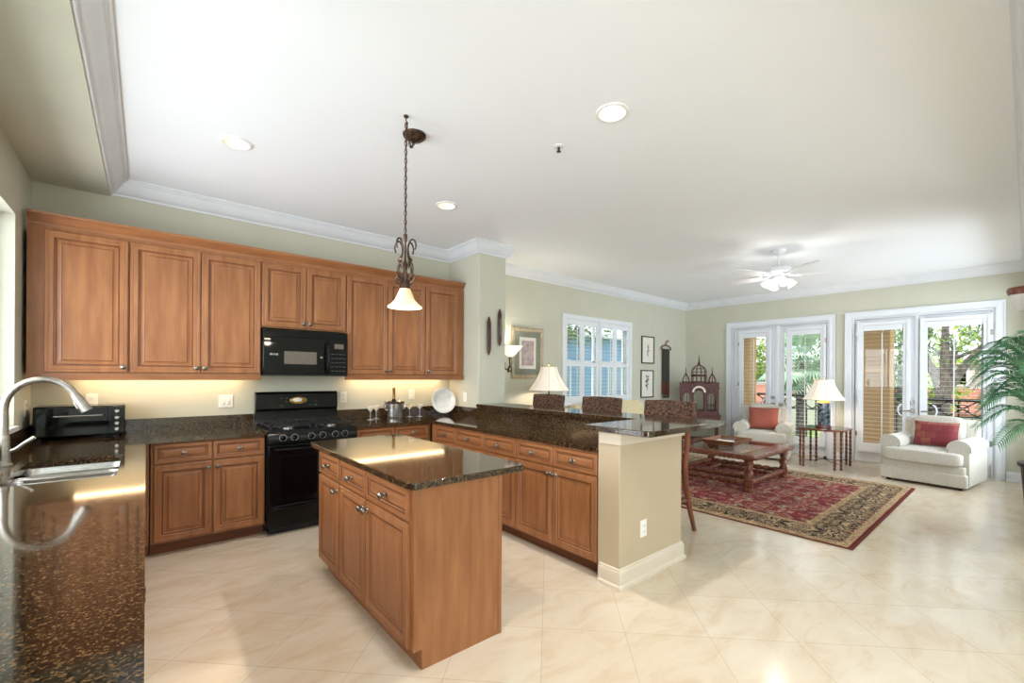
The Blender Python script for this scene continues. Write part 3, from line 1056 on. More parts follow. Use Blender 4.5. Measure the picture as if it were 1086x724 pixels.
# counters
zt, zb = .93, .895
cb = MB()
XK = XL + .002
cb.box(XK, .812, 4.312, YB - .001, zb, zt)                                   # along the range wall
HX0, HX1, HY0, HY1 = -.50, -.11, 2.88, 3.60
cb.box(XK, 0, HY1, 4.312, zb, zt).box(XK, HX0, HY0, HY1, zb, zt).box(HX1, 0, HY0, HY1, zb, zt).box(XK, 0, .25, HY0, zb, zt)
o = cb.build('granite_countertop', 'granite', fix=False)
tag(o, 'brown speckled granite counter along the left wall with the sink cut in', 'countertop')
tag(MB().box(XK, .812, YB - .022, YB - .001, zt, 1.04).box(XK, XK + .022, .25, YB - .022, zt, 1.04).build('backsplash', 'granite'), 'low speckled granite backsplash behind the sink counter and left of the range', 'backsplash')
c2 = MB()
c2.prism([(1.603, 4.312), (2.425, 4.312), (2.425, 1.952), (3.083, 1.952), (3.083, 4.278), (3.073, 4.278), (3.073, YB), (1.603, YB)], zb, zt)
o = c2.build('granite_countertop', 'granite')
tag(o, 'brown speckled granite counter running from the range along the peninsula', 'countertop')
b2 = MB().box(1.603, 3.073, YB - .022, YB, zt, 1.04).box(3.05, 3.073, 4.28, YB - .022, zt, 1.04).box(3.058, 3.083, 1.952, 4.28, zt, 1.05)
tag(b2.build('backsplash', 'granite'), 'speckled granite backsplash right of the range and along the raised bar', 'backsplash')
poly = [(3.04, 4.276), (3.04, 2.03), (2.375, 2.03)] + [(2.375 + .05 - .05 * math.cos(R(a)), 1.50 + .05 - .05 * math.sin(R(a))) for a in range(0, 91, 15)] + \
       [(3.46 - .05 + .05 * math.sin(R(a)), 1.50 + .05 - .05 * math.cos(R(a))) for a in range(0, 91, 15)] + [(3.46, 4.276)]
tag(MB().prism(poly, 1.052, 1.09).build('granite_bar_top', 'granite', bevel=.004, seg=2),
    'raised black granite bar top on the peninsula wall, wider at its near end', 'countertop')

# sink and tap
sk = thing('kitchen_sink', 'stainless steel undermount sink with two bowls in the left counter', 'sink', (0, 0, zb))
for y0, y1, dp in ((3.36, 3.62, .19), (2.86, 3.30, .19)):
    ro = rounded_rect(HX0 - .02, HX1 + .02, y0, y1, .07)
    n = len(ro)
    cx, cy = (HX0 + HX1) / 2, (y0 + y1) / 2
    vs, fs = [], []
    for sc, z in ((1, 0), (.97, -.01), (.94, -dp + .03), (.88, -dp), (.12, -dp - .004), (.11, -dp - .012)):
        vs += [(cx + (p - cx) * sc, cy + (q - cy) * sc, z) for p, q in ro]
    for i in range(5):
        for k in range(n):
            a, b = i * n + k, i * n + (k + 1) % n
            fs.append((a, b, b + n, a + n))
    fs.append(tuple(range(5 * n, 6 * n)))
    MB().add(vs, fs).build('bowl', 'steel', sk)
MB().box(HX0 - .02, HX1 + .02, 3.285, 3.375, -.03, -.010).build('divider', 'steel', sk, bevel=.004)

fa = thing('kitchen_faucet', 'brushed nickel gooseneck kitchen faucet at the sink', 'faucet', (-.585, 3.55, zt), 0)
MB().lathe([(.034, 0), (.034, .006), (.028, .012), (.026, .05), (.024, .14), (.020, .16)], n=20).build('base', 'chrome', fa)
pts = [(0, 0, .15), (0, 0, .26)]
for k in range(0, 13):
    a = PI - PI * .86 * k / 12
    pts.append((.145 + .145 * math.cos(a), -.02 * k / 12, .30 + .165 * math.sin(a)))
MB().tube(pts, [.019] * 2 + [.0175] * 13, n=14).build('spout', 'chrome', fa)
e = Vector(pts[-1])
d = (Vector(pts[-1]) - Vector(pts[-2])).normalized()
hd = MB().tube([e - d * .01, e + d * .02, e + d * .075, e + d * .10], [.019, .023, .026, .028], n=16)
hd.tube([e + d * .03 + Vector((-.02, -.006, -.012)), e + d * .07 + Vector((-.024, -.006, -.012))], .006, n=8)
hd.build('spray_head', 'chrome', fa)
MB().tube([(.02, 0, .075), (.045, -.008, .085), (.075, -.012, .115), (.115, -.016, .145)], [.012, .010, .008, .010], n=10).build('lever', 'chrome', fa)
MB().lathe([(.020, 0), (.020, .008), (.013, .012), (.012, .05), (.014, .06), (.004, .066)], c=(.03, -.30, 0), n=14).build('soap_pump', 'chrome', fa)


# ------------------------------------------------------------------ range, microwave, toaster oven
rg = thing('gas_range', 'black freestanding gas range between the maple base cabinets', 'range', (.817, 4.285, 0))
RW = .78
MB().box(0, RW, .03, .635, .06, .905).build('body', 'black', rg, bevel=.004)
MB().box(.03, RW - .03, .06, .6, 0, .06).build('plinth', 'blackmatte', rg)
od = MB().box(.006, RW - .006, -.01, .03, .275, .80).build('oven_door', 'black', rg, bevel=.006)
MB().box(.10, RW - .10, -.014, -.008, .33, .70).build('oven_window', 'blackglass', od, bevel=.002)
hd = MB().tube([(.05, -.05, .765), (.25, -.058, .765), (RW - .25, -.058, .765), (RW - .05, -.05, .765)], .011, n=10)
hd.box(.045, .06, -.05, 0, .757, .773).box(RW - .06, RW - .045, -.05, 0, .757, .773)
hd.build('handle', 'black', od)
dr = MB().box(.006, RW - .006, -.01, .03, .07, .265).build('drawer', 'black', rg, bevel=.006)
MB().tube([(.05, -.014, .238), (.2, -.03, .245), (RW - .2, -.03, .245), (RW - .05, -.014, .238)], .010, n=8).build('handle', 'black', dr)
MB().prism([(-.012, .81), (.03, .805), (.05, .925), (.01, .925), (-.005, .90)], 0, RW, axis='x').build('control_panel', 'black', rg, bevel=.003)
for x in (.12, .215, .36, .46, .575, .665):
    k = MB()
    k.lathe([(.024, 0), (.024, -.008), (.019, -.012), (.017, -.03), (.012, -.034)], c=(x, -.008, .863), n=16, axis='y')
    k.box(x - .003, x + .003, -.047, -.03, .845, .881)
    k.build('knob', 'black', rg)
    MB().lathe([(.031, 0), (.031, -.0015), (.027, -.0015), (.027, 0)], c=(x, -.0085, .863), n=20, axis='y', caps=False).build('dial_ring', 'grey_print', rg)
MB().box(0, RW, .01, .56, .905, .93).build('cooktop', 'black', rg, bevel=.006)
for bx in (.20, .58):
    gr = MB()
    for y in (.06, .28, .50):
        gr.box(bx - .17, bx + .17, y - .006, y + .006, .955, .968)
    for x in (bx - .17, bx - .06, bx + .06, bx + .17):
        gr.box(x - .006, x + .006, .06, .50, .955, .968)
    for x in (bx - .165, bx + .165):
        for y in (.06, .50):
            gr.box(x - .008, x + .008, y - .008, y + .008, .93, .956)
    for y in (.17, .39):
        gr.box(bx - .12, bx + .12, y - .004, y + .004, .957, .969).box(bx - .004, bx + .004, y - .1, y + .1, .957, .969)
    gr.build('grate', 'blackmatte', rg)
    for y in (.17, .39):
        MB().lathe([(.055, .93), (.055, .938), (.04, .944), (.04, .95), (.03, .953)], c=(bx, y, 0), n=18).build('burner', 'steel', rg)
MB().prism([(.56, .90), (.635, .90), (.635, 1.255), (.585, 1.255), (.565, 1.235), (.555, 1.08), (.575, 1.07), (.575, .93)], 0, RW, axis='x').build('back_guard', 'black', rg, bevel=.006)
bz = MB().lathe([(.085, 0), (.085, -.003), (.078, -.006)], c=(.385, .558, 1.165), n=28, axis='y', sy=.42)
bz.build('badge', 'brass', rg)
MB().lathe([(.045, -.006), (.043, -.009)], c=(.375, .558, 1.17), n=24, axis='y', sy=.45).build('badge_emblem', 'china', rg)
for i in range(7):
    for j in (0, 1, 2):
        if 2 < i < 5 or random.random() < .25:
            continue
        MB().box(.21 + i * .055, .235 + i * .055, .5555, .559, 1.115 + j * .035, 1.122 + j * .035).build('touch_key', 'key_grey', rg)

mw = thing('microwave_oven', 'black over-the-range microwave under the short wall cabinet', 'microwave', (.82, 4.53, 1.415))
MW, MH = .77, .44
MB().box(0, MW, .02, .41, 0, MH).build('body', 'black', mw, bevel=.004)
dd = MB().box(.0, .575, -.012, .02, .02, .37).build('door', 'blackglass', mw, bevel=.006)
MB().box(.175, .465, -.0145, -.011, .115, .235).build('door_window', 'window_grey', dd)
MB().tube([(.555, -.012, .04), (.555, -.045, .07), (.555, -.05, .18), (.555, -.045, .30), (.555, -.012, .33)], .011, n=8).build('handle', 'black', dd)
MB().lathe([(.010, 0), (.009, -.004), (.002, -.005)], c=(.51, -.012, .185), n=14, axis='y').build('round_badge', 'grey_print', dd)
pr = MB()
for x0, x1 in ((.055, .075), (.08, .098), (.103, .123)):
    pr.box(x0, x1, -.0135, -.0115, .195, .212)
pr.build('maker_lettering', 'grey_print', dd)
cp = MB().box(.58, MW, -.012, .02, .02, .37).build('control_panel', 'black', mw, bevel=.004)
MB().box(.635, .725, -.0145, -.011, .275, .325).build('display', 'window_grey', cp)
for i in range(4):
    for j in range(5):
        MB().box(.605 + i * .038, .63 + i * .038, -.0145, -.011, .05 + j * .042, .056 + j * .042).build('button', 'key_grey', cp)
vg = MB()
for k in range(6):
    vg.box(.01, MW - .01, -.008, .02, .376 + k * .0105, .3815 + k * .0105)
vg.box(0, MW, .0, .02, .372, MH)
vg.build('vent_grille', 'black', mw)
MB().box(.01, .06, -.0135, -.011, .335, .35).build('sticker', 'shellinlay', dd)
MB().box(.0, MW, .0, .02, 0, .016).build('bottom_trim', 'blackmatte', mw)

to = thing('toaster_oven', 'black toaster oven in the counter corner left of the range', 'toaster oven', (-.625, 4.60, zt), R(2))
MB().box(0, .50, .02, .30, .02, .25).build('body', 'black', to, bevel=.01)
td = MB().box(.015, .40, 0, .02, .03, .24).build('door', 'blackglass', to, bevel=.004)
MB().box(.10, .385, -.003, .001, .055, .20).build('door_glass', 'blackglass', td)
MB().tube([(.10, -.0, .175), (.11, -.028, .178), (.37, -.028, .178), (.38, 0, .175)], .008, n=8).build('handle', 'steel', td)
tp = MB().box(.405, .495, 0, .02, .03, .24).build('control_panel', 'black', to, bevel=.003)
for z in (.065, .11, .155, .205):
    MB().lathe([(.018, 0), (.018, -.006), (.014, -.018), (.011, -.022)], c=(.45, 0, z), n=16, axis='y').build('knob', 'steel', tp)
for x in (.03, .45):
    for y in (.04, .26):
        MB().lathe([(.012, 0), (.014, .02)], c=(x, y, 0), n=10).build('foot', 'blackmatte', to)


# ------------------------------------------------------------------ things on the counter
def glass(label, x, y, k=[None]):
    if k[0] is None:
        t = thing('martini_glass', label, 'glass', (x, y, zt), 0, 'martini glasses on the counter')
        MB().lathe([(.036, 0), (.036, .003), (.008, .007), (.004, .012), (.0035, .085), (.006, .09)], n=16).build('stem', 'crystal', t)
        MB().lathe([(.005, .088), (.055, .150), (.0535, .150), (.004, .091)], n=20, caps=False).build('bowl', 'crystal', t)
        k[0] = t
        return t
    return dup(k[0], (x, y, zt), label)


glass('clear martini glass nearest the range, left of the ice bucket', 1.915, 4.72)
glass('clear martini glass just left of the ice bucket', 2.02, 4.81)
glass('clear martini glass just right of the ice bucket', 2.43, 4.80)
glass('clear martini glass between the ice bucket and the white plate, nearer the plate', 2.545, 4.76)
ib = thing('ice_bucket', 'silver ice bucket with two side grips on the counter', 'ice bucket', (2.225, 4.77, zt))
MB().lathe([(.085, 0), (.088, .01), (.09, .02), (.105, .17), (.118, .185), (.120, .195), (.112, .195), (.100, .17), (.086, .03), (.05, .02)], n=28).build('body', 'steel', ib)
for s in (-1, 1):
    MB().tube([(s * .103, 0, .165), (s * .13, 0, .165), (s * .132, 0, .12), (s * .096, 0, .09)], .007, n=8).build('grip', 'steel', ib)
bo = thing('champagne_bottle', 'gold-necked wine bottle standing in the silver ice bucket', 'bottle', (2.215, 4.77, zt + .021))
MB().lathe([(.03, 0), (.036, .01), (.036, .14), (.030, .17), (.016, .205), (.015, .22)], n=18).build('body', 'clear_bottle', bo)
MB().lathe([(.0165, .20), (.0155, .23), (.0155, .31), (.018, .315), (.018, .33), (.010, .335)], n=16).build('foil_neck', 'brass', bo)
pl = thing('display_plate', 'large white plate leaning upright near the counter corner', 'plate', (2.87, 4.74, zt), R(-12))
pd = MB().lathe([(.0, .0), (.098, 0), (.108, -.014), (.114, -.017), (.155, -.024), (.16, -.019), (.112, -.004), (.10, .010), (.0, .010)], c=(0, 0, 0), n=40, axis='y', caps=False).build('dish', 'china', pl)
pd.location = (0, .02, .182)
pd.rotation_euler = (R(-10), 0, 0)
ps = MB()
for x in (-.05, .05):
    ps.tube([(x, -.06, .03), (x, -.06, .006), (x, .0, .006), (x, .09, .006), (x * .5, .07, .16)], .005, n=6)
ps.build('wire_stand', 'blackmatte', pl)


# switch and outlet plates (built facing -Y, turned where needed)
def plate_cover(label, loc, rz, kind, wide=.075):
    t = thing('wall_switch' if kind == 'switch' else ('wall_outlet' if kind == 'outlet' else 'blank_cover_plate'), label, kind if kind != 'blank' else 'cover plate', loc, rz, 'wall plates')
    MB().panel(-wide / 2, wide / 2, -.06, .06, 0, [(0, 0), (0, .004), (.004, .007)]).build('cover', 'white_plastic', t)
    if kind == 'switch':
        for x in ((-.02, .02) if wide > .1 else (0,)):
            MB().panel(x - .015, x + .015, -.032, .032, -.007, [(0, 0), (0, .002), (.003, .004)]).build('rocker', 'china', t)
    elif kind == 'outlet':
        mb = MB()
        for z in (-.022, .022):
            mb.lathe([(.017, 0), (.016, -.003)], c=(0, -.007, z), n=16, axis='y')
        mb.build('socket', 'china', t)
        mb = MB()
        for z in (-.022, .022):
            mb.box(-.007, -.005, -.0108, -.0098, z - .005, z + .006).box(.005, .007, -.0108, -.0098, z - .005, z + .006)
        mb.build('slots', 'blackmatte', t)
    return t


plate_cover('white double switch plate on the backsplash left of the range', (.585, YB, 1.17), 0, 'switch', .115)
plate_cover('white outlet on the backsplash just right of the range', (1.69, YB, 1.18), 0, 'outlet')
plate_cover('white outlet on the backsplash above the martini glasses', (2.53, YB, 1.19), 0, 'outlet')
plate_cover('white outlet on the backsplash above the toaster oven', (-.34, YB, 1.20), 0, 'outlet')
plate_cover('white switch plate on the side of the painted column by the plate', (3.075, 4.57, 1.16), R(-90), 'switch')
plate_cover('white outlet on the cream end wall of the peninsula', (2.72, 1.765, .35), 0, 'outlet')
plate_cover('white outlet on the left wall beside the toaster oven', (XL, 4.74, 1.17), R(90), 'outlet')

# ------------------------------------------------------------------ ceiling fittings
def can_light(label, x, y, power):
    t = thing('recessed_light', label, 'ceiling light', (x, y, ZC), 0, 'recessed ceiling lights')
    MB().lathe([(.100, 0), (.100, -.006), (.094, -.010), (.082, -.010), (.080, -.004)], n=32, caps=False).build('trim_ring', 'can_white', t)
    MB().lathe([(.081, -.006), (.076, .0), (.062, .07), (.055, .08)], n=32, caps=False).build('baffle', 'can_white', t)
    MB().lathe([(.0, .045), (.03, .048), (.05, .058), (.057, .075)], n=24, caps=False).build('bulb', 'glow_warm', t)
    spot('can_spot', (0, 0, -.012), power, t)
    return t


# openings for the recessed cans are cut in the ceiling
CANS = [('recessed ceiling light above the sink side, left of the pendant', .474, 3.575, 50),
        ('large recessed ceiling light nearest the viewer, above the bar end', 2.18, 1.65, 92),
        ('recessed ceiling light just right of the pendant chain', 2.18, 3.575, 60),
        ('recessed ceiling light over the island end nearest the viewer', .90, 1.52, 78)]
ceil = bpy.data.objects['ceiling']
bpy.data.meshes.remove(ceil.data)
cmb = MB()
xs = sorted({-.9, 9.45} | {c[1] + s * .2 for c in CANS for s in (-1, 1)})
for i in range(len(xs) - 1):
    col = [c for c in CANS if abs(c[1] - (xs[i] + xs[i + 1]) / 2) < .1]
    ys = sorted({-4.3, 5.1} | {c[2] + s * .2 for c in col for s in (-1, 1)})
    for j in range(len(ys) - 1):
        cx, cy = (xs[i] + xs[i + 1]) / 2, (ys[j] + ys[j + 1]) / 2
        hit = [c for c in col if abs(c[2] - cy) < .1]
        if not hit:
            cmb.add([(xs[i], ys[j], ZC), (xs[i], ys[j + 1], ZC), (xs[i + 1], ys[j + 1], ZC), (xs[i + 1], ys[j], ZC)], [(0, 1, 2, 3)])
        else:
            n = 32
            vs, fs = [], []
            for k in range(n):
                a = 2 * PI * k / n
                ca, sa = math.cos(a), math.sin(a)
                m = max(abs(ca), abs(sa))
                vs += [(cx + .081 * ca, cy + .081 * sa, ZC), (cx + .2 * ca / m, cy + .2 * sa / m, ZC)]
            for k in range(n):
                a, b = 2 * k, 2 * ((k + 1) % n)
                fs.append((a, b, b + 1, a + 1))
            cmb.add(vs, fs)
cmb.box(-.9, 9.45, -4.3, 5.1, ZC + .12, ZC + .2)
bpy.data.objects.get('ceiling') and bpy.data.objects.remove(bpy.data.objects['ceiling'])
struct(cmb.build('ceiling', 'ceil'))
for c in CANS:
    can_light(*c)

sp = thing('fire_sprinkler', 'small white and chrome sprinkler head on the ceiling', 'sprinkler', (2.215, 2.135, ZC))
MB().lathe([(.036, 0), (.034, -.006), (.018, -.010)], n=20).build('escutcheon', 'gloss_white', sp)
MB().lathe([(.010, -.008), (.008, -.03), (.004, -.034), (.016, -.037), (.016, -.040)], n=12).build('head', 'bronze', sp)

# pendant over the island
px, py = 1.235, 2.51
pend = thing('pendant_light', 'bronze scroll pendant light with amber swirl glass shade hanging over the island', 'pendant light', (px, py, ZC))
MB().lathe([(.078, 0), (.076, -.012), (.055, -.032), (.02, -.044), (.008, -.05)], c=(.141, .16, 0), n=28).build('canopy', 'bronze', pend)
hk = MB().lathe([(.016, 0), (.014, -.008), (.004, -.014)], n=12)
hk.tube([(0, 0, -.01), (0, 0, -.03), (.012, 0, -.042), (.004, 0, -.055), (-.006, 0, -.05)], .004, n=6)
hk.build('hook', 'bronze', pend)


def chain(mb, pts, pitch=.027, r=.0024):
    """links alternate a quarter turn along the polyline"""
    P = [Vector(p) for p in pts]
    tot = sum((P[i + 1] - P[i]).length for i in range(len(P) - 1))
    n = max(1, int(tot / pitch))
    for k in range(n):
        s = tot * (k + .5) / n
        i = 0
        while i < len(P) - 2 and s > (P[i + 1] - P[i]).length:
            s -= (P[i + 1] - P[i]).length
            i += 1
        d = (P[i + 1] - P[i]).normalized()
        c = P[i] + d * s
        ref = Vector((1, 0, 0)) if abs(d.x) < .8 else Vector((0, 1, 0))
        u = d.cross(ref).normalized()
        v = d.cross(u)
        side = u if k % 2 else v
        loop = [c + d * (.018 * math.cos(a)) + side * (.008 * math.sin(a)) for a in [2 * PI * q / 10 for q in range(11)]]
        mb.tube(loop, r, n=5)


ch = MB()
chain(ch, [(0, 0, -.05), (0, 0, -.73)])
sw_ = [(.141 * t, .16 * t, -.045 - .10 * math.sin(PI * t) * (1 - .2 * t)) for t in [q / 8 for q in range(9)]]
chain(ch, sw_)
ch.build('chain', 'bronze', pend)
MB().tube([(0.004, 0, -.045), (.004, .003, -.4), (.003, 0, -.76)], .003, n=6).tube([(q[0], q[1], q[2] + .006) for q in sw_], .003, n=6).build('cord', 'bronze', pend)
zb_ = -1.20
MB().lathe([(.03, zb_ + .125), (.034, zb_ + .115), (.046, zb_ + .085), (.062, zb_ + .05), (.088, zb_ + .022), (.106, zb_ + .010), (.104, zb_ + .002),
            (.098, zb_ + .008), (.058, zb_ + .048), (.028, zb_ + .115)], n=36, caps=False).build('glass_shade', 'alabaster', pend)
st = MB()
st.lathe([(.012, -.74), (.012, -.78), (.006, -.79), (.007, -.90), (.018, -.93), (.012, -.97), (.022, -1.0), (.02, -1.03), (.034, -1.05), (.034, -1.08), (.028, -1.085)], n=16)
st.build('stem', 'bronze', pend)
for k in range(4):
    a = R(25 + 90 * k)
    ca, sa = math.cos(a), math.sin(a)
    sc_ = MB()
    prof = [(.075, -.845), (.082, -.815), (.068, -.785), (.045, -.78), (.026, -.81), (.022, -.85), (.035, -.895), (.056, -.94), (.058, -.975), (.040, -1.01), (.022, -1.03),
            (.040, -1.045), (.066, -1.035), (.072, -1.01), (.058, -.995), (.048, -1.008)]
    # smooth the scroll
    pp = []
    for i in range(len(prof) - 1):
        p0, p1, p2, p3 = prof[max(i - 1, 0)], prof[i], prof[i + 1], prof[min(i + 2, len(prof) - 1)]
        for q in range(4):
            t = q / 4
            pp.append(tuple(.5 * (2 * p1[j] + (p2[j] - p0[j]) * t + (2 * p0[j] - 5 * p1[j] + 4 * p2[j] - p3[j]) * t * t + (3 * p1[j] - p0[j] - 3 * p2[j] + p3[j]) * t ** 3) for j in (0, 1)))
    sc_.tube([(p[0] * ca, p[0] * sa, p[1]) for p in pp], .0055, n=8)
    sc_.build('scroll', 'bronze', pend)
    lf = MB()
    lf.add([(.02 * ca, .02 * sa, -.86), (.045 * ca - .016 * sa, .045 * sa + .016 * ca, -.90), (.03 * ca, .03 * sa, -.955), (.045 * ca + .016 * sa, .045 * sa - .016 * ca, -.90),
            (.05 * ca, .05 * sa, -.90)], [(0, 1, 4), (1, 2, 4), (2, 3, 4), (3, 0, 4), (0, 3, 2, 1)])
    lf.build('leaf_ornament', 'bronze', pend)
MB().lathe([(.0, -1.175), (.02, -1.17), (.026, -1.145), (.016, -1.11), (.012, -1.09)], n=16, caps=False).build('bulb', 'glow_warm', pend)
point('pendant_bulb', (0, 0, -1.19), 5, pend)

# ceiling fan
fan = thing('ceiling_fan', 'white ceiling fan with a light kit in the living room', 'ceiling fan', (6.16, 2.05, ZC))
MB().lathe([(.085, 0), (.08, -.02), (.05, -.05), (.02, -.06)], n=28).build('canopy', 'gloss_white', fan)
MB().lathe([(.013, -.05), (.013, -.20)], n=12).build('downrod', 'gloss_white', fan)
MB().lathe([(.03, -.19), (.07, -.20), (.135, -.235), (.14, -.285), (.10, -.315), (.06, -.325), (.06, -.345)], n=32).build('motor_housing', 'gloss_white', fan)
for k in range(5):
    a = R(12 + 72 * k)
    b = MB()
    ca, sa = math.cos(a), math.sin(a)
    pts, fs = [], []
    for i in range(9):
        t = i / 8
        r = .20 + .50 * t
        wd = .052 + .016 * t if t < .95 else .05
        for s in (-1, 1):
            for z in (0, .008):
                pts.append((r * ca - s * wd * sa, r * sa + s * wd * ca, -.325 + z + s * .012))
    for i in range(8):
        q = i * 4
        fs += [(q, q + 4, q + 6, q + 2), (q + 1, q + 3, q + 7, q + 5), (q, q + 1, q + 5, q + 4), (q + 2, q + 6, q + 7, q + 3)]
    fs += [(0, 2, 3, 1), (32, 33, 35, 34)]
    b.add(pts, fs)
    bl = b.build('blade', 'gloss_white', fan)
    MB().tube([(.09 * ca, .09 * sa, -.305), (.15 * ca, .15 * sa, -.325), (.25 * ca, .25 * sa, -.332)], .011, n=8).build('blade_bracket', 'gloss_white', bl)
MB().lathe([(.065, -.345), (.075, -.36), (.06, -.385), (.03, -.40), (.006, -.41)], n=24).build('light_fitter', 'gloss_white', fan)
for k in range(4):
    a = R(40 + 90 * k)
    ca, sa = math.cos(a), math.sin(a)
    g = MB().tube([(.05 * ca, .05 * sa, -.37), (.09 * ca, .09 * sa, -.372), (.115 * ca, .115 * sa, -.385)], .011, n=8)
    g.build('lamp_arm', 'gloss_white', fan)
    g = MB().tube([(.105 * ca, .105 * sa, -.375), (.125 * ca, .125 * sa, -.395), (.145 * ca, .145 * sa, -.425), (.165 * ca, .165 * sa, -.45)], [.018, .034, .044, .058], n=16)
    g.build('glass_shade', 'torch_glass', fan)
point('fan_bulb', (0, 0, -.50), 11, fan, (1, .95, .88), .08)

# ------------------------------------------------------------------ on the painted column and the back wall
for x, z0, z1, lab in ((3.215, 1.68, 2.16, 'lower-hung dark wooden weaving shuttle on the painted column'), (3.385, 1.80, 2.27, 'higher-hung dark wooden weaving shuttle on the painted column')):
    t = thing('weaving_shuttle', lab, 'wall ornament', (x, 4.28, (z0 + z1) / 2), 0, 'wooden shuttles on the column')
    h = (z1 - z0) / 2
    mb = MB()
    prof = [(.004, -h), (.018, -h * .88), (.03, -h * .7), (.034, 0), (.03, h * .7), (.018, h * .88), (.004, h)]
    mb.lathe(prof, c=(0, -.018, 0), n=14, sy=.5)
    mb.build('body', 'maskwood', t)
    MB().lathe([(.004, -h * .62), (.016, -h * .55), (.016, h * .55), (.004, h * .62)], c=(0, -.031, 0), n=12, sy=.4).build('hollow', 'blackmatte', t)
    MB().tube([(0, -.037, -h * .5), (0, -.038, h * .5)], [.006, .007], n=8).build('bobbin', 'pewter' if x > 3.3 else 'maskwood', t)


def wall_picture(name, label, x0, x1, z0, z1, fw, fmat, layers, group=None):
    t = thing(name, label, 'picture', ((x0 + x1) / 2, YB, (z0 + z1) / 2), 0, group)
    w2, h2 = (x1 - x0) / 2, (z1 - z0) / 2
    mb = MB()
    mb.panel(-w2, w2, -h2, h2, 0, [(0, 0), (0, .022), (fw * .3, .03), (fw * .75, .024), (fw, .014), (fw + .004, .010)])
    mb.build('frame', fmat, t, ang=20)
    for i, (ins, insz, mt) in enumerate(layers):
        nm = ('mount', 'inner_mount', 'print')[i] if len(layers) == 3 else ('mount', 'print')[i]
        MB().panel(-w2 + ins, w2 - ins, -h2 + insz, h2 - insz, 0, [(0, .010 + .001 * i), (0, .012 + .0016 * i)]).build(nm, mt, t)
    return t


wall_picture('framed_print', 'large pale-gold framed print with a grey-green mount, beside the painted column', 4.14, 4.79, 1.39, 2.17, .06, 'frame_gold',
             [(.062, .062, 'mat_green'), (.155, .15, 'paper'), (.20, .20, 'print_mauve')])


def botanical(label, x0, x1, z0, z1, dense):
    t = wall_picture('botanical_print', label, x0, x1, z0, z1, .022, 'frame_black', [(.023, .023, 'paper'), (.06, .08, 'paper')], 'botanical prints')
    mb = MB()
    rnd = random.Random(3 + dense)
    mb.box(-.004, .004, -.0165, -.0155, -.14, .12)
    for k in range(10 + 6 * dense):
        z = rnd.uniform(-.12, .14)
        s = rnd.choice((-1, 1))
        l = rnd.uniform(.03, .06 + .03 * dense)
        a = rnd.uniform(.2, 1.0)
        d = Vector((s * math.cos(a), math.sin(a)))
        n = Vector((-d.y, d.x)) * l * .28
        p = [Vector((0, z)), Vector((0, z)) + d * l * .5 + n, Vector((0, z)) + d * l, Vector((0, z)) + d * l * .5 - n]
        mb.add([(q.x, -.0165, q.y) for q in p], [(0, 1, 2, 3)])
    mb.build('plant_drawing', 'leafprint', t)


botanical('thin black framed sprig drawing, upper of the two beside the shuttered window', 7.51, 7.95, 1.695, 2.245, 0)
botanical('thin black framed leafy drawing, lower of the two beside the shuttered window', 7.49, 7.93, 1.01, 1.565, 1)

tx = thing('textile_hanging', 'narrow charcoal woven cloth with a rust end hung from a wooden hanger', 'wall hanging', (8.385, YB, 0))
mb = MB()
mb.tube([(-.19, -.03, 2.0), (-.17, -.03, 2.05), (-.10, -.03, 2.085), (0, -.03, 2.095), (.10, -.03, 2.085), (.17, -.03, 2.05), (.19, -.03, 2.0)], .014, n=8)
mb.tube([(0, -.03, 2.09), (0, -.03, 2.15), (.03, -.03, 2.19), (.07, -.03, 2.20), (.09, -.03, 2.17)], .012, n=8)
mb.build('hanger', 'stoolwood', tx)
cl = MB()
for nm, mt, z0, z1 in (('cloth', 'textile', 1.32, 2.02), ('rust_band', 'textile_red', 1.06, 1.32)):
    mb = MB()
    vs, fs = [], []
    for i in range(13):
        x = -.14 + .28 * i / 12
        y = -.03 + .006 * math.sin(i * 1.3)
        vs += [(x, y, z0), (x, y, z1), (x, y + .012, z0), (x, y + .012, z1)]
    for i in range(12):
        a = i * 4
        fs += [(a, a + 4, a + 5, a + 1), (a + 2, a + 3, a + 7, a + 6), (a, a + 2, a + 6, a + 4), (a + 1, a + 5, a + 7, a + 3)]
    fs += [(0, 1, 3, 2), (48, 50, 51, 49)]
    mb.add(vs, fs)
    mb.build(nm, mt, tx)
mb = MB()
for i in range(22):
    x = -.135 + .27 * i / 21
    mb.tube([(x, -.024, 1.065), (x + .004, -.026, 1.03), (x - .002, -.024, .985)], .003, n=4)
mb.build('fringe', 'textile', tx)
MB().box(-.012, .012, -.03, 0, 2.08, 2.10).build('wall_peg', 'stoolwood', tx)


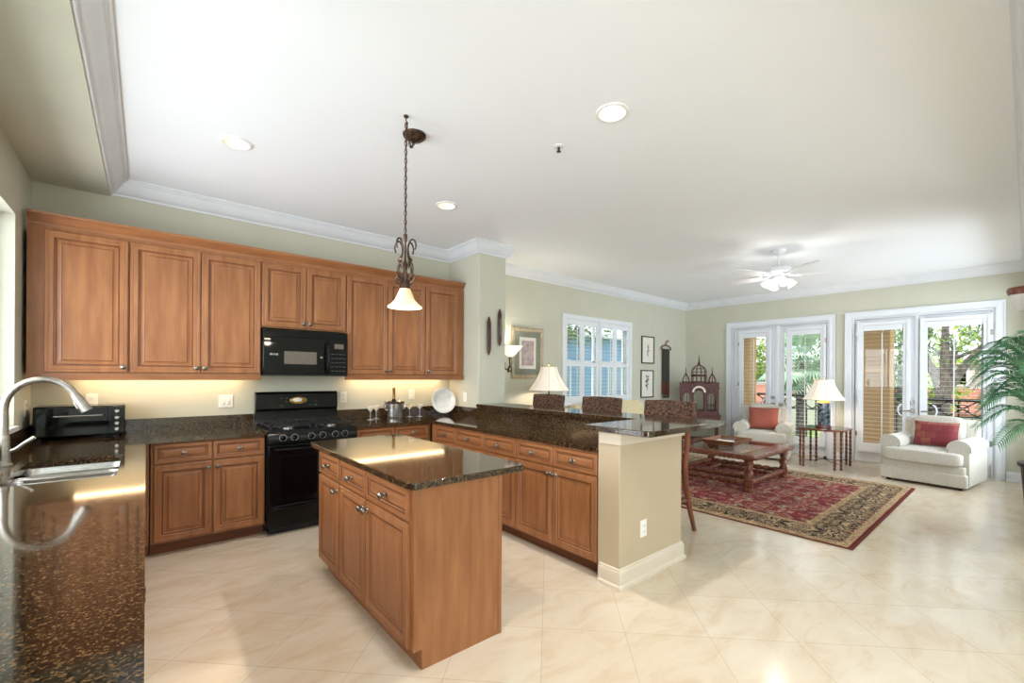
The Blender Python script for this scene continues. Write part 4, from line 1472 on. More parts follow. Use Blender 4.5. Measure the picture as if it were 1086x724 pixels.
# ------------------------------------------------------------------ lamps
def shade(parent, r0, r1, z0, z1, n=8, lines=True, power=6, square=False):
    """bell shade with concave panels; r0 bottom, r1 top"""
    mb = MB()
    vs, fs = [], []
    sub = 4
    rings = 9
    N_ = n * sub
    for side in (0, 1):
        for i in range(rings):
            t = i / (rings - 1)
            r = r1 + (r0 - r1) * ((1 - t) ** 1.55)
            for k in range(N_):
                f = (k % sub) / sub
                q = r * (1 - .03 * math.sin(PI * f)) - side * .003
                a = 2 * PI * k / N_
                vs.append((q * math.cos(a), q * math.sin(a), z0 + (z1 - z0) * t))
    for side in (0, 1):
        o = side * rings * N_
        for i in range(rings - 1):
            for k in range(N_):
                a, b = o + i * N_ + k, o + i * N_ + (k + 1) % N_
                fs.append((a, b, b + N_, a + N_))
    o = rings * N_
    for k in range(N_):
        k2 = (k + 1) % N_
        fs.append((k, k2, o + k2, o + k))
        fs.append(((rings - 1) * N_ + k, (rings - 1) * N_ + k2, o + (rings - 1) * N_ + k2, o + (rings - 1) * N_ + k))
    mb.add(vs, fs)
    s = mb.build('lamp_shade', 'lampshade', parent, ang=60)
    pl_ = MB()
    for k in range(n):
        a = 2 * PI * k / n
        pl_.tube([((r1 + (r0 - r1) * ((1 - t) ** 1.55) + .001) * math.cos(a), (r1 + (r0 - r1) * ((1 - t) ** 1.55) + .001) * math.sin(a), z0 + (z1 - z0) * t) for t in [q / 8 for q in range(9)]], .003, n=5)
    for r, z in ((r0, z0), (r1, z1)):
        pl_.tube([((r + .001) * math.cos(2 * PI * q / 24), (r + .001) * math.sin(2 * PI * q / 24), z) for q in range(25)], .004, n=5)
    pl_.build('piping', 'shadeline', s)
    point('lamp_bulb', (0, 0, z0 + (z1 - z0) * .4), power, parent, (1, .86, .7), .05)


# lamp on a small table behind the bar
et = thing('end_table', 'small dark wooden table behind the bar, holding the left table lamp', 'table', (4.57, 4.55, 0))
MB().lathe([(.27, .64), (.28, .65), (.28, .665), (.26, .67)], n=32).build('table_top', 'cherry', et)
MB().lathe([(.05, .04), (.03, .10), (.045, .25), (.03, .40), (.05, .55), (.09, .64)], n=20).build('pedestal', 'cherry', et)
for k in range(3):
    a = R(90 + 120 * k)
    MB().tube([(.03 * math.cos(a), .03 * math.sin(a), .12), (.14 * math.cos(a), .14 * math.sin(a), .08), (.22 * math.cos(a), .22 * math.sin(a), .017)], [.022, .02, .017], n=10).build('leg', 'cherry', et)
lp = thing('table_lamp', 'table lamp with a cream bell shade behind the bar, beside the gold-framed print', 'lamp', (4.545, 4.55, .67))
MB().lathe([(.09, 0), (.095, .015), (.06, .03), (.05, .06), (.10, .16), (.11, .24), (.08, .34), (.035, .40), (.03, .43), (.014, .45), (.012, .56)], n=28).build('base', 'porcelain', lp)
shade(lp, .30, .12, .55, .90, power=8)
MB().lathe([(.004, .56), (.004, .915), (.014, .925), (.01, .945), (.003, .955)], n=12).build('finial', 'brass', lp)

# uplight sconce on the back wall behind the column
sx_ = 3.98
to_ = thing('wall_sconce', 'bronze scroll wall sconce with a white glass bowl, half hidden behind the painted column', 'lamp', (sx_, YB, 1.70))
MB().lathe([(.055, 0), (.05, -.015), (.02, -.025)], c=(0, 0, -.10), n=20, axis='y').build('back_plate', 'bronze', to_)
MB().tube([(0, -.02, -.10), (0, -.07, -.17), (0, -.13, -.19), (0, -.17, -.13), (0, -.165, -.05), (0, -.165, .01)], [.010, .010, .010, .009, .011, .02], n=10).build('arm', 'bronze', to_)
for s in (-1, 1):
    MB().tube([(s * .01, -.165, -.13), (s * .035, -.165, -.17), (s * .03, -.165, -.22), (s * .008, -.165, -.21), (s * .014, -.165, -.185)], .007, n=8).build('scroll', 'bronze', to_)
MB().lathe([(.02, 0), (.05, .012), (.085, .045), (.125, .10), (.172, .150), (.17, .156), (.12, .107), (.08, .054), (.02, .010)], c=(0, -.18, 0), n=36, caps=False).build('glass_bowl', 'torch_glass', to_)
spot('sconce_bulb', (0, -.18, .13), 12, to_, (1, .92, .8), 150, .8, .05).rotation_euler = (PI, 0, 0)

# sconce on the right wall
sc = thing('wall_sconce', 'brown-capped wall sconce with white glass at the right edge', 'lamp', (6.1, YR, 2.18))
MB().lathe([(.05, 0), (.05, .012), (.03, .02)], c=(0, 0, 0), n=20, axis='y').build('back_plate', 'stoolwood', sc)
MB().tube([(0, .01, 0), (0, .05, .03), (0, .09, .08)], .01, n=8).build('arm', 'stoolwood', sc)
MB().lathe([(.02, .10), (.05, .095), (.09, .085), (.098, .06), (.09, .02), (.086, .02)], c=(0, .095, 0), n=24).build('cap', 'stoolwood', sc)
MB().lathe([(.082, .045), (.075, -.02), (.055, -.09), (.03, -.13), (.0, -.135)], c=(0, .095, 0), n=24, caps=False).build('glass_bowl', 'china', sc)


# ------------------------------------------------------------------ bar stools
def stool(label, x, y, k=[None]):
    if k[0]:
        return dup(k[0], (x, y, 0), label)
    t = thing('bar_stool', label, 'bar stool', (x, y, 0), R(-90), 'bar stools')
    for s in (-1, 1):
        MB().tube([(s * .20, -.20, 0), (s * .19, -.19, .30), (s * .18, -.18, .72)], [.02, .023, .025], n=10).build('leg', 'stoolwood', t)
        MB().tube([(s * .245, .215, 0), (s * .235, .14, .22), (s * .225, .085, .45), (s * .22, .08, .62), (s * .222, .10, .80), (s * .225, .13, .95), (s * .228, .16, 1.06)],
                  [.021, .024, .026, .027, .026, .022, .019], n=10).build('leg', 'stoolwood', t)
    MB().cushion((0, -.03, .745), (.225, .22, .035), e=.35).build('seat', 'wicker', t)
    MB().box(-.20, .20, -.21, .10, .685, .715).build('seat_frame', 'stoolwood', t, bevel=.006)
    vs, fs = [], []
    n = 12
    for i in range(n + 1):
        u = -1 + 2 * i / n
        x_ = .27 * u
        yb = .195 - .03 * u * u
        for j in range(5):
            v = j / 4
            z = .93 + .265 * v + (.008 * math.cos(u * PI / 2) if j == 4 else 0)
            yy = yb + .03 * v
            vs += [(x_, yy - .02, z), (x_, yy + .02, z)]
    m = 10
    for i in range(n):
        for j in range(4):
            a = i * m + j * 2
            fs += [(a, a + m, a + m + 2, a + 2), (a + 1, a + 3, a + m + 3, a + m + 1)]
        a = i * m
        fs += [(a, a + 1, a + m + 1, a + m), (a + 8, a + m + 8, a + m + 9, a + 9)]
    for a in (0, n * m):
        for j in range(4):
            q = a + j * 2
            fs.append((q, q + 2, q + 3, q + 1))
    MB().add(vs, fs).build('backrest', 'wicker', t, bevel=.012, seg=3)
    for z, y0, y1, s in ((.22, 0, 0, 'f'), (.30, 0, 0, 's')):
        if s == 'f':
            MB().tube([(-.19, -.19, .22), (.19, -.19, .22)], .014, n=10).build('foot_rail', 'stoolwood', t)
            MB().tube([(-.235, .14, .25), (.235, .14, .25)], .012, n=10).build('stretcher', 'stoolwood', t)
        else:
            for q in (-1, 1):
                MB().tube([(q * .192, -.19, .30), (q * .23, .12, .30)], .012, n=10).build('stretcher', 'stoolwood', t)
    k[0] = t
    return t


stool('brown wicker-backed bar stool at the near end of the bar', 3.70, 2.24)
stool('brown wicker-backed bar stool in the middle of the row', 3.72, 3.08)
stool('brown wicker-backed bar stool in front of the cream table lamp', 3.72, 3.92)

# ------------------------------------------------------------------ living room
rg_ = MB().box(-1.56, 1.56, -1.5, 1.5, 0, .012).build('area_rug', rug_mat(1.56, 1.5))
rg_.location = (6.05, 2.43, 0)
tag(rg_, 'red persian rug with dark floral borders under the coffee table', 'rug')

# coffee table
CX0, CX1, CY0, CY1, CZ = 5.63, 7.02, 2.13, 3.36, .475
ct = thing('coffee_table', 'square carved wooden coffee table with turned legs and a glass inset on the rug', 'table', ((CX0 + CX1) / 2, (CY0 + CY1) / 2, .012))
hx, hy = (CX1 - CX0) / 2, (CY1 - CY0) / 2
fr = MB()
zc = CZ - .012
prof = [(0, zc - .06), (-.02, zc - .055), (-.03, zc - .035), (-.03, zc - .02), (-.015, zc), (.15, zc), (.15, zc - .03), (.02, zc - .06)]
fr.sweep([(-hx + .03, -hy + .03), (hx - .03, -hy + .03), (hx - .03, hy - .03), (-hx + .03, hy - .03)], prof, closed=True)
fr.build('top_frame', 'cherry', ct, ang=30)
MB().box(-hx + .17, hx - .17, -hy + .17, hy - .17, zc - .028, zc - .006).build('glass_inset', 'clear', ct)
rp = MB()
for s in (-1, 1):
    rp.twist((0, s * (hy - .005), zc - .045), .016, -hx + .04, hx - .04, 22, dr=.28, n=8, axis='x', lobes=2)
    rp.twist((s * (hx - .005), 0, zc - .045), .016, -hy + .04, hy - .04, 20, dr=.28, n=8, axis='y', lobes=2)
rp.build('rope_moulding', 'cherry', ct)
lx, ly = hx - .10, hy - .10
for sx in (-1, 1):
    for sy in (-1, 1):
        lg = MB()
        lg.lathe([(.045, 0), (.056, .01), (.058, .03), (.045, .045), (.05, .055), (.05, .12), (.05, .14), (.058, .15), (.045, .165)], c=(sx * lx, sy * ly, 0), n=20)
        lg.twist((sx * lx, sy * ly, 0), .045, .16, .34, 1.6, dr=.16, n=18, seg=24)
        lg.lathe([(.045, .335), (.06, .345), (.06, .36), (.048, .37), (.055, .385), (.062, .405)], c=(sx * lx, sy * ly, 0), n=20)
        lg.build('leg', 'cherry', ct)
for s in (-1, 1):
    MB().twist((0, s * ly, .10), .034, -lx + .04, lx - .04, 9, dr=.2, n=12, axis='x', seg=90).build('stretcher', 'cherry', ct)
    MB().twist((s * lx, 0, .10), .034, -ly + .04, ly - .04, 8, dr=.2, n=12, axis='y', seg=80).build('stretcher', 'cherry', ct)
    MB().twist((s * .26, 0, .10), .030, -ly + .03, ly - .03, 8, dr=.2, n=12, axis='y', seg=80).build('cross_bar', 'cherry', ct)
    MB().twist((0, s * .22, .10), .028, -.25, .25, 4, dr=.2, n=12, axis='x', seg=40).build('cross_bar', 'cherry', ct)

tr = thing('serving_tray', 'flared wooden tray with ivory inlay on the coffee table', 'tray', (6.47, 2.82, CZ))
mb = MB()
a0, a1 = (.27, .19), (.32, .24)
for (x0, y0), (x1, y1) in (((-1, -1), (1, -1)), ((1, -1), (1, 1)), ((1, 1), (-1, 1)), ((-1, 1), (-1, -1))):
    nx, ny = ((y1 - y0) / 2, -(x1 - x0) / 2)
    vs = []
    for (hx_, hy_), z in ((a0, 0), (a1, .065)):
        for off in (0, -.014):
            for (sx, sy) in ((x0, y0), (x1, y1)):
                vs.append((sx * (hx_ + off), sy * (hy_ + off), z))
    mb.add(vs, [(0, 1, 5, 4), (2, 6, 7, 3), (4, 5, 7, 6), (0, 2, 3, 1), (0, 4, 6, 2), (1, 3, 7, 5)])
mb.build('rim', 'tray', tr)
MB().box(-.265, .265, -.185, .185, 0, .010).build('bottom', 'tray', tr)
ii = MB()
for x, y, a, b in ((-.12, -.05, .07, .05), (.08, .04, .09, .04), (.16, -.09, .05, .05), (-.02, .11, .06, .03)):
    ii.box(x - a, x + a, y - b, y + b, .0095, .0115)
ii.build('inlay', 'shellinlay', tr)
for nm, lab, mt, bx in (('booklet', 'cream booklet lying in the wooden tray', 'paper', (-.11, 0, .16, .11)), ('wooden_box', 'small flat brown box in the wooden tray', 'cherry', (.13, .02, .07, .09))):
    o = MB().box(-bx[2], bx[2], -bx[3], bx[3], 0, .028 if nm == 'booklet' else .04).build(nm, mt, bevel=.004)
    o.location = (6.47 + bx[0], 2.82 + bx[1], CZ + .0125)
    o.rotation_euler = (0, 0, R(8))
    tag(o, lab, 'booklet' if nm == 'booklet' else 'box')


# ------------------------------------------------------------------ seating
def rolled_arm(mb, x, w, y0, y1, z1):
    """arm with a rounded top, profile in XZ"""
    poly = [(x - w * .5, .06), (x + w * .5, .06), (x + w * .5, z1 - w * .62)]
    for k in range(0, 13):
        a = R(-20 + 220 * k / 12)
        poly.append((x + w * .60 * math.cos(a), z1 - w * .58 + w * .58 * math.sin(a)))
    poly.append((x - w * .5, z1 - w * .62))
    mb.prism(poly, y0, y1, axis='y')


def club_chair(name, label, cat, loc, rz, W, D, zarm, zback, mat, legs=True, group=None):
    t = thing(name, label, cat, loc, rz, group)
    aw = .20
    MB().box(-W / 2 + .03, W / 2 - .03, -D / 2 + .03, D / 2 - .02, .05, .30).build('base', mat, t, bevel=.02, seg=3)
    MB().box(-W / 2 + .01, W / 2 - .01, -D / 2 + .015, D / 2, .035, .20).build('skirt', mat, t, bevel=.012, seg=2)
    iw = W / 2 - aw
    MB().cushion((0, -.06, .385), (iw + .005, D / 2 - .03, .095), e=.22).build('seat_cushion', mat, t)
    MB().cushion((iw * .0, -D / 2 + .04, .385), (W / 2 - .05, .075, .085), e=.3).build('seat_front', mat, t)
    for s in (-1, 1):
        mb = MB()
        rolled_arm(mb, s * (W / 2 - aw / 2), aw, -D / 2 + .085, D / 2 - .03, zarm)
        mb.build('arm', mat, t, bevel=.03, seg=4, ang=50)
    bk = MB()
    bk.prism([(D / 2 - .20, .25), (D / 2, .06), (D / 2 + .03, zback - .06), (D / 2 + .0, zback - .015), (D / 2 - .06, zback), (D / 2 - .12, zback - .03)], -W / 2 + .06, W / 2 - .06, axis='x')
    bk.build('backrest', mat, t, bevel=.04, seg=4, ang=50)
    MB().cushion((0, D / 2 - .215, .47 + (zback - .47) * .52), (iw + .02, .10, (zback - .45) * .53), e=.34, tilt=R(-12)).build('back_cushion', mat, t)
    for sx in (-1, 1):
        for sy in (-1, 1):
            MB().box(sx * (W / 2 - .09) - .02, sx * (W / 2 - .09) + .02, sy * (D / 2 - .09) - .02, sy * (D / 2 - .09) + .02, 0, .05).build('leg', 'blackmatte', t)
    return t


def place(loc, rz, p):
    c, s = math.cos(rz), math.sin(rz)
    return (loc[0] + p[0] * c - p[1] * s, loc[1] + p[0] * s + p[1] * c, loc[2] + p[2])


def pillow(name, label, base, rz, p, w2, h2, mat, tilt, patches=None):
    t = MB()
    # pinched-corner pillow
    n = 16
    vs, fs = [], []
    for side in (-1, 1):
        for i in range(n + 1):
            for j in range(n + 1):
                u, v = -1 + 2 * i / n, -1 + 2 * j / n
                th = .075 * ((1 - u ** 4) * (1 - v ** 4)) ** .6
                px_, pz_ = w2 * u * (1 - .05 * (1 - v * v)), h2 * v * (1 - .05 * (1 - u * u))
                y = side * th
                vs.append((px_, y * math.cos(tilt) - pz_ * math.sin(tilt) * -1 * -1, pz_ * math.cos(tilt) + y * math.sin(tilt)))
    m = (n + 1) ** 2
    for side in (0, 1):
        for i in range(n):
            for j in range(n):
                a = side * m + i * (n + 1) + j
                fs.append((a, a + 1, a + n + 2, a + n + 1))
    t.add(vs, fs)
    o = t.build(name, mat)
    o.location = place(base, rz, p)
    o.rotation_euler = (0, 0, rz)
    return tag(o, label, 'pillow')


r1 = R(-98)
b1 = (8.43, .86, 0)
club_chair('lounge_chair', 'wide cream chenille lounge chair in front of the right-hand doors', 'armchair', b1, r1, .90, .96, .635, .865, 'sofa', group=None)
pillow('throw_pillow', 'red patchwork cushion on the wide cream lounge chair', b1, r1, (0.03, .03, .655), .235, .175, 'patch', R(-14))
r2 = R(-76)
b2_ = (8.66, 3.12, 0)
club_chair('armchair', 'cream armchair with a coral cushion in front of the left-hand doors', 'armchair', b2_, r2, .86, .88, .64, .90, 'sofa')
pillow('throw_pillow', 'coral woven cushion on the cream armchair by the left-hand doors', b2_, r2, (0, .01, .685), .24, .20, 'orange', R(-12))
club_chair('sofa', 'butter-cream sofa under the shuttered window, mostly hidden by the bar', 'sofa', (6.3, 4.40, 0), 0, 2.0, .92, .66, .97, 'sofa2')

# ------------------------------------------------------------------ side table and lamp
sx0, sx1, sy0, sy1, sz = 8.13, 8.86, 1.82, 2.44, .62
st_ = thing('side_table', 'small side table on eight barley-twist legs between the two cream chairs', 'table', ((sx0 + sx1) / 2, (sy0 + sy1) / 2, 0))
hx, hy, cc = (sx1 - sx0) / 2, (sy1 - sy0) / 2, .10
MB().prism([(-hx + cc, -hy), (hx - cc, -hy), (hx, -hy + cc), (hx, hy - cc), (hx - cc, hy), (-hx + cc, hy), (-hx, hy - cc), (-hx, -hy + cc)], sz - .028, sz).build('table_top', 'cherry', st_, bevel=.008)
MB().prism([(-hx + cc + .03, -hy + .05), (hx - cc - .03, -hy + .05), (hx - .05, -hy + cc + .03), (hx - .05, hy - cc - .03), (hx - cc - .03, hy - .05), (-hx + cc + .03, hy - .05), (-hx + .05, hy - cc - .03), (-hx + .05, -hy + cc + .03)],
           sz - .002, sz + .003).build('glass_top', 'blackglass', st_)
for s1 in (-1, 1):
    for s2 in (-1, 1):
        for dx, dy in ((hx - cc, hy - .035), (hx - .035, hy - cc)):
            mb = MB()
            mb.lathe([(.013, 0), (.018, .012), (.018, .03), (.013, .04)], c=(s1 * dx, s2 * dy, 0), n=12)
            mb.twist((s1 * dx, s2 * dy, 0), .0165, .038, sz - .06, 8, dr=.2, n=10, seg=72)
            mb.lathe([(.016, sz - .065), (.02, sz - .05), (.02, sz - .028)], c=(s1 * dx, s2 * dy, 0), n=12)
            mb.build('leg', 'cherry', st_)
ir = MB()
for s in (-1, 1):
    ir.tube([(-s * (hx - .06), -(hy - .06), .10), (-s * .15, -.12, .085), (0, 0, .11), (s * .15, .12, .085), (s * (hx - .06), hy - .06, .10)], .006, n=8)
ir.build('iron_stretcher', 'blackmatte', st_)
MB().lathe([(.004, .09), (.02, .105), (.024, .125), (.016, .145), (.004, .155)], n=14).build('finial', 'blackmatte', st_)

l2 = thing('table_lamp', 'table lamp with a dark mottled porcelain base and cream shade on the side table', 'lamp', (8.53, 2.16, sz + .003), R(20))
mb = MB()
mb.prism(rounded_rect(-.085, .085, -.085, .085, .03, 3), .03, .40)
mb.build('body', 'porcelain', l2, bevel=.008, ang=40)
MB().prism(rounded_rect(-.10, .10, -.10, .10, .03, 3), 0, .03).build('plinth', 'cherry', l2, bevel=.004)
MB().lathe([(.085, .40), (.075, .425), (.045, .45), (.02, .465), (.012, .47), (.010, .56)], n=24).build('brass_cap', 'brass', l2)
shade(l2, .29, .13, .45, .78, power=13)
MB().lathe([(.004, .54), (.004, .795), (.012, .805), (.009, .825), (.003, .832)], n=12).build('finial', 'brass', l2)

# ------------------------------------------------------------------ carved pavilion birdcage on its stand
pg = thing('pavilion_birdcage', 'carved red-brown pavilion-shaped birdcage with a dome and spires on a stand in the corner', 'birdcage', (8.58, 4.30, 0), R(-62))
W2 = .34
stn = MB()
for sx in (-1, 1):
    for sy in (-1, 1):
        stn.box(sx * .33 - .022, sx * .33 + .022, sy * .20 - .022, sy * .20 + .022, 0, .56)
stn.box(-.35, .35, -.21, .21, .18, .205).box(-.36, .36, -.23, .23, .54, .58)
stn.build('stand', 'redwood', pg, bevel=.004)
bs = MB()
bs.box(-.385, .385, -.25, .25, .58, .66).box(-.40, .40, -.26, .26, .66, .68).box(-.37, .37, -.24, .24, .68, .72).box(-.36, .36, -.23, .23, .72, .765)
bs.build('base_tier', 'redwood', pg, bevel=.005)
for s in (-1, 1):
    for q in (-1, 1):
        for x in (.33, .12):
            MB().box(s * x - .028, s * x + .028, q * .20 - .028, q * .20 + .028, .765, 1.20).build('corner_post' if x == .33 else 'portal_post', 'redwood', pg, bevel=.004)


def arch(mb, xc, w2, zs, zt_, y0, y1, wout):
    """spandrel above a round arch: rectangle minus half disc, as strips"""
    n = 12
    for k in range(n):
        a0, a1 = PI * k / n, PI * (k + 1) / n
        x0, x1 = xc + w2 * math.cos(a0), xc + w2 * math.cos(a1)
        z0, z1 = zs + w2 * math.sin(a0), zs + w2 * math.sin(a1)
        mb.prism([(x0, z0), (x0, zt_), (x1, zt_), (x1, z1)], y0, y1, axis='y')
    for s in (-1, 1):
        if wout > w2:
            mb.box(xc + min(s * w2, s * wout), xc + max(s * w2, s * wout), y0, y1, zs, zt_)


for q in (-1, 1):
    mb = MB()
    for xc, w2, zs in ((-.225, .07, 1.04), (.225, .07, 1.04), (0, .085, 1.08)):
        arch(mb, xc, w2, zs, 1.20, q * .20 - .015, q * .20 + .015, w2 + .01)
    mb.build('arcade', 'redwood', pg)
    mb = MB()
    pass
    for s in (-1, 1):
        mb = MB()
        for x in (.17, .225, .28):
            mb.tube([(s * x, q * .20, .765), (s * x, q * .20, 1.08)], .0045, n=6)
        mb.box(min(s * .14, s * .31), max(s * .14, s * .31), q * .20 - .006, q * .20 + .006, .86, .874)
        mb.build('cage_bars', 'redwood', pg)
mb = MB()
for s in (-1, 1):
    mb.box(s * .33 - .012, s * .33 + .012, -.20, .20, 1.10, 1.20).box(s * .33 - .012, s * .33 + .012, -.20, .20, .765, .82)
    for y in (-.12, -.04, .04, .12):
        mb.tube([(s * .33, y, .80), (s * .33, y, 1.12)], .0045, n=6)
mb.build('side_grille', 'redwood', pg)
# portal gable and cornice
mb = MB()
mb.box(-.375, .375, -.245, .245, 1.20, 1.225).box(-.36, .36, -.23, .23, 1.225, 1.30)
for k in range(15):
    x = -.35 + .05 * k
    mb.box(x - .014, x + .014, -.24, -.215, 1.30, 1.325).box(x - .014, x + .014, .215, .24, 1.30, 1.325)
mb.build('roof_cornice', 'redwood', pg)
mb = MB()
n = 12
for k in range(n):
    a0, a1 = PI * k / n, PI * (k + 1) / n
    mb.prism([(.09 * math.cos(a0), 1.13 + .09 * math.sin(a0)), (.125 * math.cos(a0), 1.13 + .125 * math.sin(a0)), (.125 * math.cos(a1), 1.13 + .125 * math.sin(a1)), (.09 * math.cos(a1), 1.13 + .09 * math.sin(a1))], -.26, -.215, axis='y')
mb.build('portal_arch', 'shellinlay', pg)
# central drum and dome of ribs
mb = MB()
mb.lathe([(.145, 1.30), (.15, 1.32), (.15, 1.335), (.135, 1.345)], n=20)
mb.lathe([(.14, 1.44), (.15, 1.45), (.15, 1.475), (.135, 1.485)], n=20)
for k in range(10):
    a = 2 * PI * k / 10
    mb.tube([(.135 * math.cos(a), .135 * math.sin(a), 1.34), (.135 * math.cos(a), .135 * math.sin(a), 1.45)], .009, n=6)
mb.build('drum', 'redwood', pg)
mb = MB()
for k in range(10):
    a = 2 * PI * k / 10
    mb.tube([(r * math.cos(a), r * math.sin(a), z) for r, z in ((.13, 1.48), (.142, 1.525), (.135, 1.57), (.105, 1.62), (.06, 1.655), (.02, 1.675))], .0075, n=6)
for r, z in ((.143, 1.535), (.118, 1.60)):
    mb.tube([(r * math.cos(2 * PI * q / 20), r * math.sin(2 * PI * q / 20), z) for q in range(21)], .006, n=6)
mb.build('dome', 'redwood', pg)
MB().lathe([(.03, 1.665), (.035, 1.68), (.018, 1.70), (.026, 1.715), (.014, 1.74), (.010, 1.80), (.003, 1.885)], n=14).build('spire', 'redwood', pg)
for s in (-1, 1):
    mb = MB()
    mb.lathe([(.075, 1.30), (.08, 1.32), (.078, 1.34)], c=(s * .245, 0, 0), n=8)
    for k in range(8):
        a = 2 * PI * k / 8
        mb.tube([(s * .245 + r * math.cos(a), r * math.sin(a), z) for r, z in ((.075, 1.34), (.062, 1.39), (.035, 1.45), (.012, 1.49))], .007, n=6)
    mb.lathe([(.016, 1.48), (.02, 1.495), (.010, 1.51), (.008, 1.55), (.003, 1.63)], c=(s * .245, 0, 0), n=10)
    mb.build('side_turret', 'redwood', pg)

# ------------------------------------------------------------------ potted palm at the right edge
pp_ = thing('potted_palm', 'tall areca palm in a dark planter at the right edge', 'plant', (4.62, -.135, 0))
MB().lathe([(.11, 0), (.115, .02), (.165, .83), (.18, .835), (.18, .86), (.155, .86), (.150, .82)], n=36, caps=False).build('planter', 'planter', pp_)
MB().lathe([(.0, .80), (.10, .805), (.152, .80)], n=20, caps=False).build('soil', 'soil', pp_)
rnd = random.Random(11)


def frond(end, lift, leaf):
    """one arching frond from the pot to a tip; leaflets hang in two rows"""
    p0 = Vector((end[0] * .06, end[1] * .06, .80))
    p2 = Vector(end)
    p1 = Vector((end[0] * .30, end[1] * .30, end[2] + lift))
    n = 24
    P = [p0 * (1 - t) ** 2 + p1 * 2 * t * (1 - t) + p2 * t * t for t in [i / n for i in range(n + 1)]]
    mb = MB()
    mb.tube(P, [.006 * (1 - .8 * i / n) + .001 for i in range(n + 1)], n=5)
    for i in range(9, n + 1):
        for h in (0, .5):
            if i == n and h:
                continue
            q = P[i] if not h else (P[i] + P[i + 1]) / 2
            T = (P[min(i + 1, n)] - P[i - 1]).normalized()
            side = T.cross(Vector((0, 0, 1))).normalized()
            up = side.cross(T)
            f = (i + h - 9) / (n - 9)
            L = leaf * (.35 + .65 * math.sin(PI * (.18 + .72 * f)))
            for sg in (-1, 1):
                d = (side * sg * .75 + T * .7 + up * .15).normalized()
                w = T * .0062
                m = q + d * L * .5 + Vector((0, 0, .004))
                tip = q + d * L - Vector((0, 0, (.28 + rnd.uniform(-.08, .12)) * L))
                mb.add([q - w * .4, q + w * .4, m + w, tip, m - w], [(0, 1, 2, 4), (4, 2, 3)])
    return mb


FR = [(-.30, .36, 1.50, .28, .14), (-.24, .37, 1.38, .32, .15), (-.33, .33, 1.24, .34, .15), (-.20, .36, 1.10, .36, .14), (-.32, .26, 1.00, .36, .13),
      (-.06, .40, 1.56, .26, .14), (.08, .38, 1.44, .32, .15), (.02, .36, 1.20, .36, .14), (.26, .34, 1.54, .28, .14), (.30, .36, 1.28, .34, .14),
      (-.42, .14, 1.46, .30, .14), (-.46, -.20, 1.34, .34, .15), (-.2, -.45, 1.5, .30, .15), (.2, -.48, 1.25, .34, .15), (.5, -.2, 1.5, .3, .15), (.50, .12, 1.3, .34, .15),
      (-.10, .24, 1.68, .14, .13), (.10, .14, 1.72, .12, .14), (-.20, .12, 1.66, .14, .13), (-.26, .30, 1.64, .18, .13), (.16, .28, 1.62, .18, .13), (-.14, .30, 1.32, .34, .14)]
for x, y, z, lf, ll in FR:
    frond((x, y, z), lf, ll).build('frond', 'frond', pp_, fix=False)

# ------------------------------------------------------------------ outside
struct(MB().box(9.45, 11.3, -3, 7, -.25, -.02).build('balcony_floor', 'paving'))
struct(MB().box(11.3, 60, -40, 60, -1.3, -1.2).box(-6, 11.3, 5.1, 60, -1.3, -1.2).build('ground', 'lawn'))
struct(MB().box(15.5, 18.0, -30, 50, -1.2, -1.18).build('path', 'paving'))
for y0, y1, lab in ((4.14, 4.65, 'tan stucco pier outside the left-hand doors'), (1.66, 2.22, 'tan stucco pier outside the right-hand doors')):
    t = thing('stucco_pier', lab, 'pier', (10.85, (y0 + y1) / 2, -.02), 0, 'stucco piers on the balcony')
    h = (y1 - y0) / 2
    MB().box(-.2, .2, -h, h, 0, 3.3).build('shaft', 'stucco', t, bevel=.01)
    MB().box(-.23, .23, -h - .03, h + .03, 0, .25).build('plinth', 'stucco', t, bevel=.01)
struct(MB().box(9.45, 11.3, -3, 7, 3.28, 3.5).build('balcony_ceiling', 'whitewall'))


def railing(label, y0, y1):
    t = thing('balcony_railing', label, 'railing', (11.0, y0, -.02), 0, 'iron balcony railings')
    L = y1 - y0
    MB().box(-.03, .03, 0, L, 1.045, 1.095).build('top_rail', 'iron', t)
    MB().box(-.015, .015, 0, L, .76, .785).box(-.015, .015, 0, L, .10, .125).build('rails', 'iron', t)
    xs_ = MB()
    n = max(1, round(L / .34))
    for i in range(n):
        a, b = L * i / n, L * (i + 1) / n
        for p, q in ((a, b), (b, a)):
            xs_.tube([(0, p, .785), (0, q, 1.05)], .013, n=6)
        c = (a + b) / 2
        xs_.tube([(0, c + .075 * math.cos(2 * PI * k / 12), .917 + .075 * math.sin(2 * PI * k / 12)) for k in range(13)], .008, n=6)
    xs_.build('cross_pattern', 'iron', t)
    n2 = max(1, round(L / .17))
    for i in range(n2 + 1):
        MB().box(-.009, .009, L * i / n2 - .009, L * i / n2 + .009, 0 if i % 4 == 0 else .125, 1.05 if i % 4 == 0 else .76).build('baluster', 'iron', t)


railing('black iron railing with a crossed top band, beyond the right-hand doors', -1.2, 1.615)
railing('black iron railing with a crossed top band, between the two tan piers', 2.265, 4.095)


def leaves(mb, c, r, n, s, rnd_):
    for _ in range(n):
        while True:
            p = Vector((rnd_.uniform(-1, 1), rnd_.uniform(-1, 1), rnd_.uniform(-1, 1)))
            if .15 < p.length < 1:
                break
        p = Vector((c[0] + p.x * r[0], c[1] + p.y * r[1], c[2] + p.z * r[2]))
        u = Vector((rnd_.gauss(0, 1), rnd_.gauss(0, 1), rnd_.gauss(0, 1))).normalized()
        v = u.orthogonal().normalized()
        q = s * rnd_.uniform(.6, 1.3)
        mb.add([p - u * q, p + v * q * .45, p + u * q, p - v * q * .45], [(0, 1, 2, 3)])


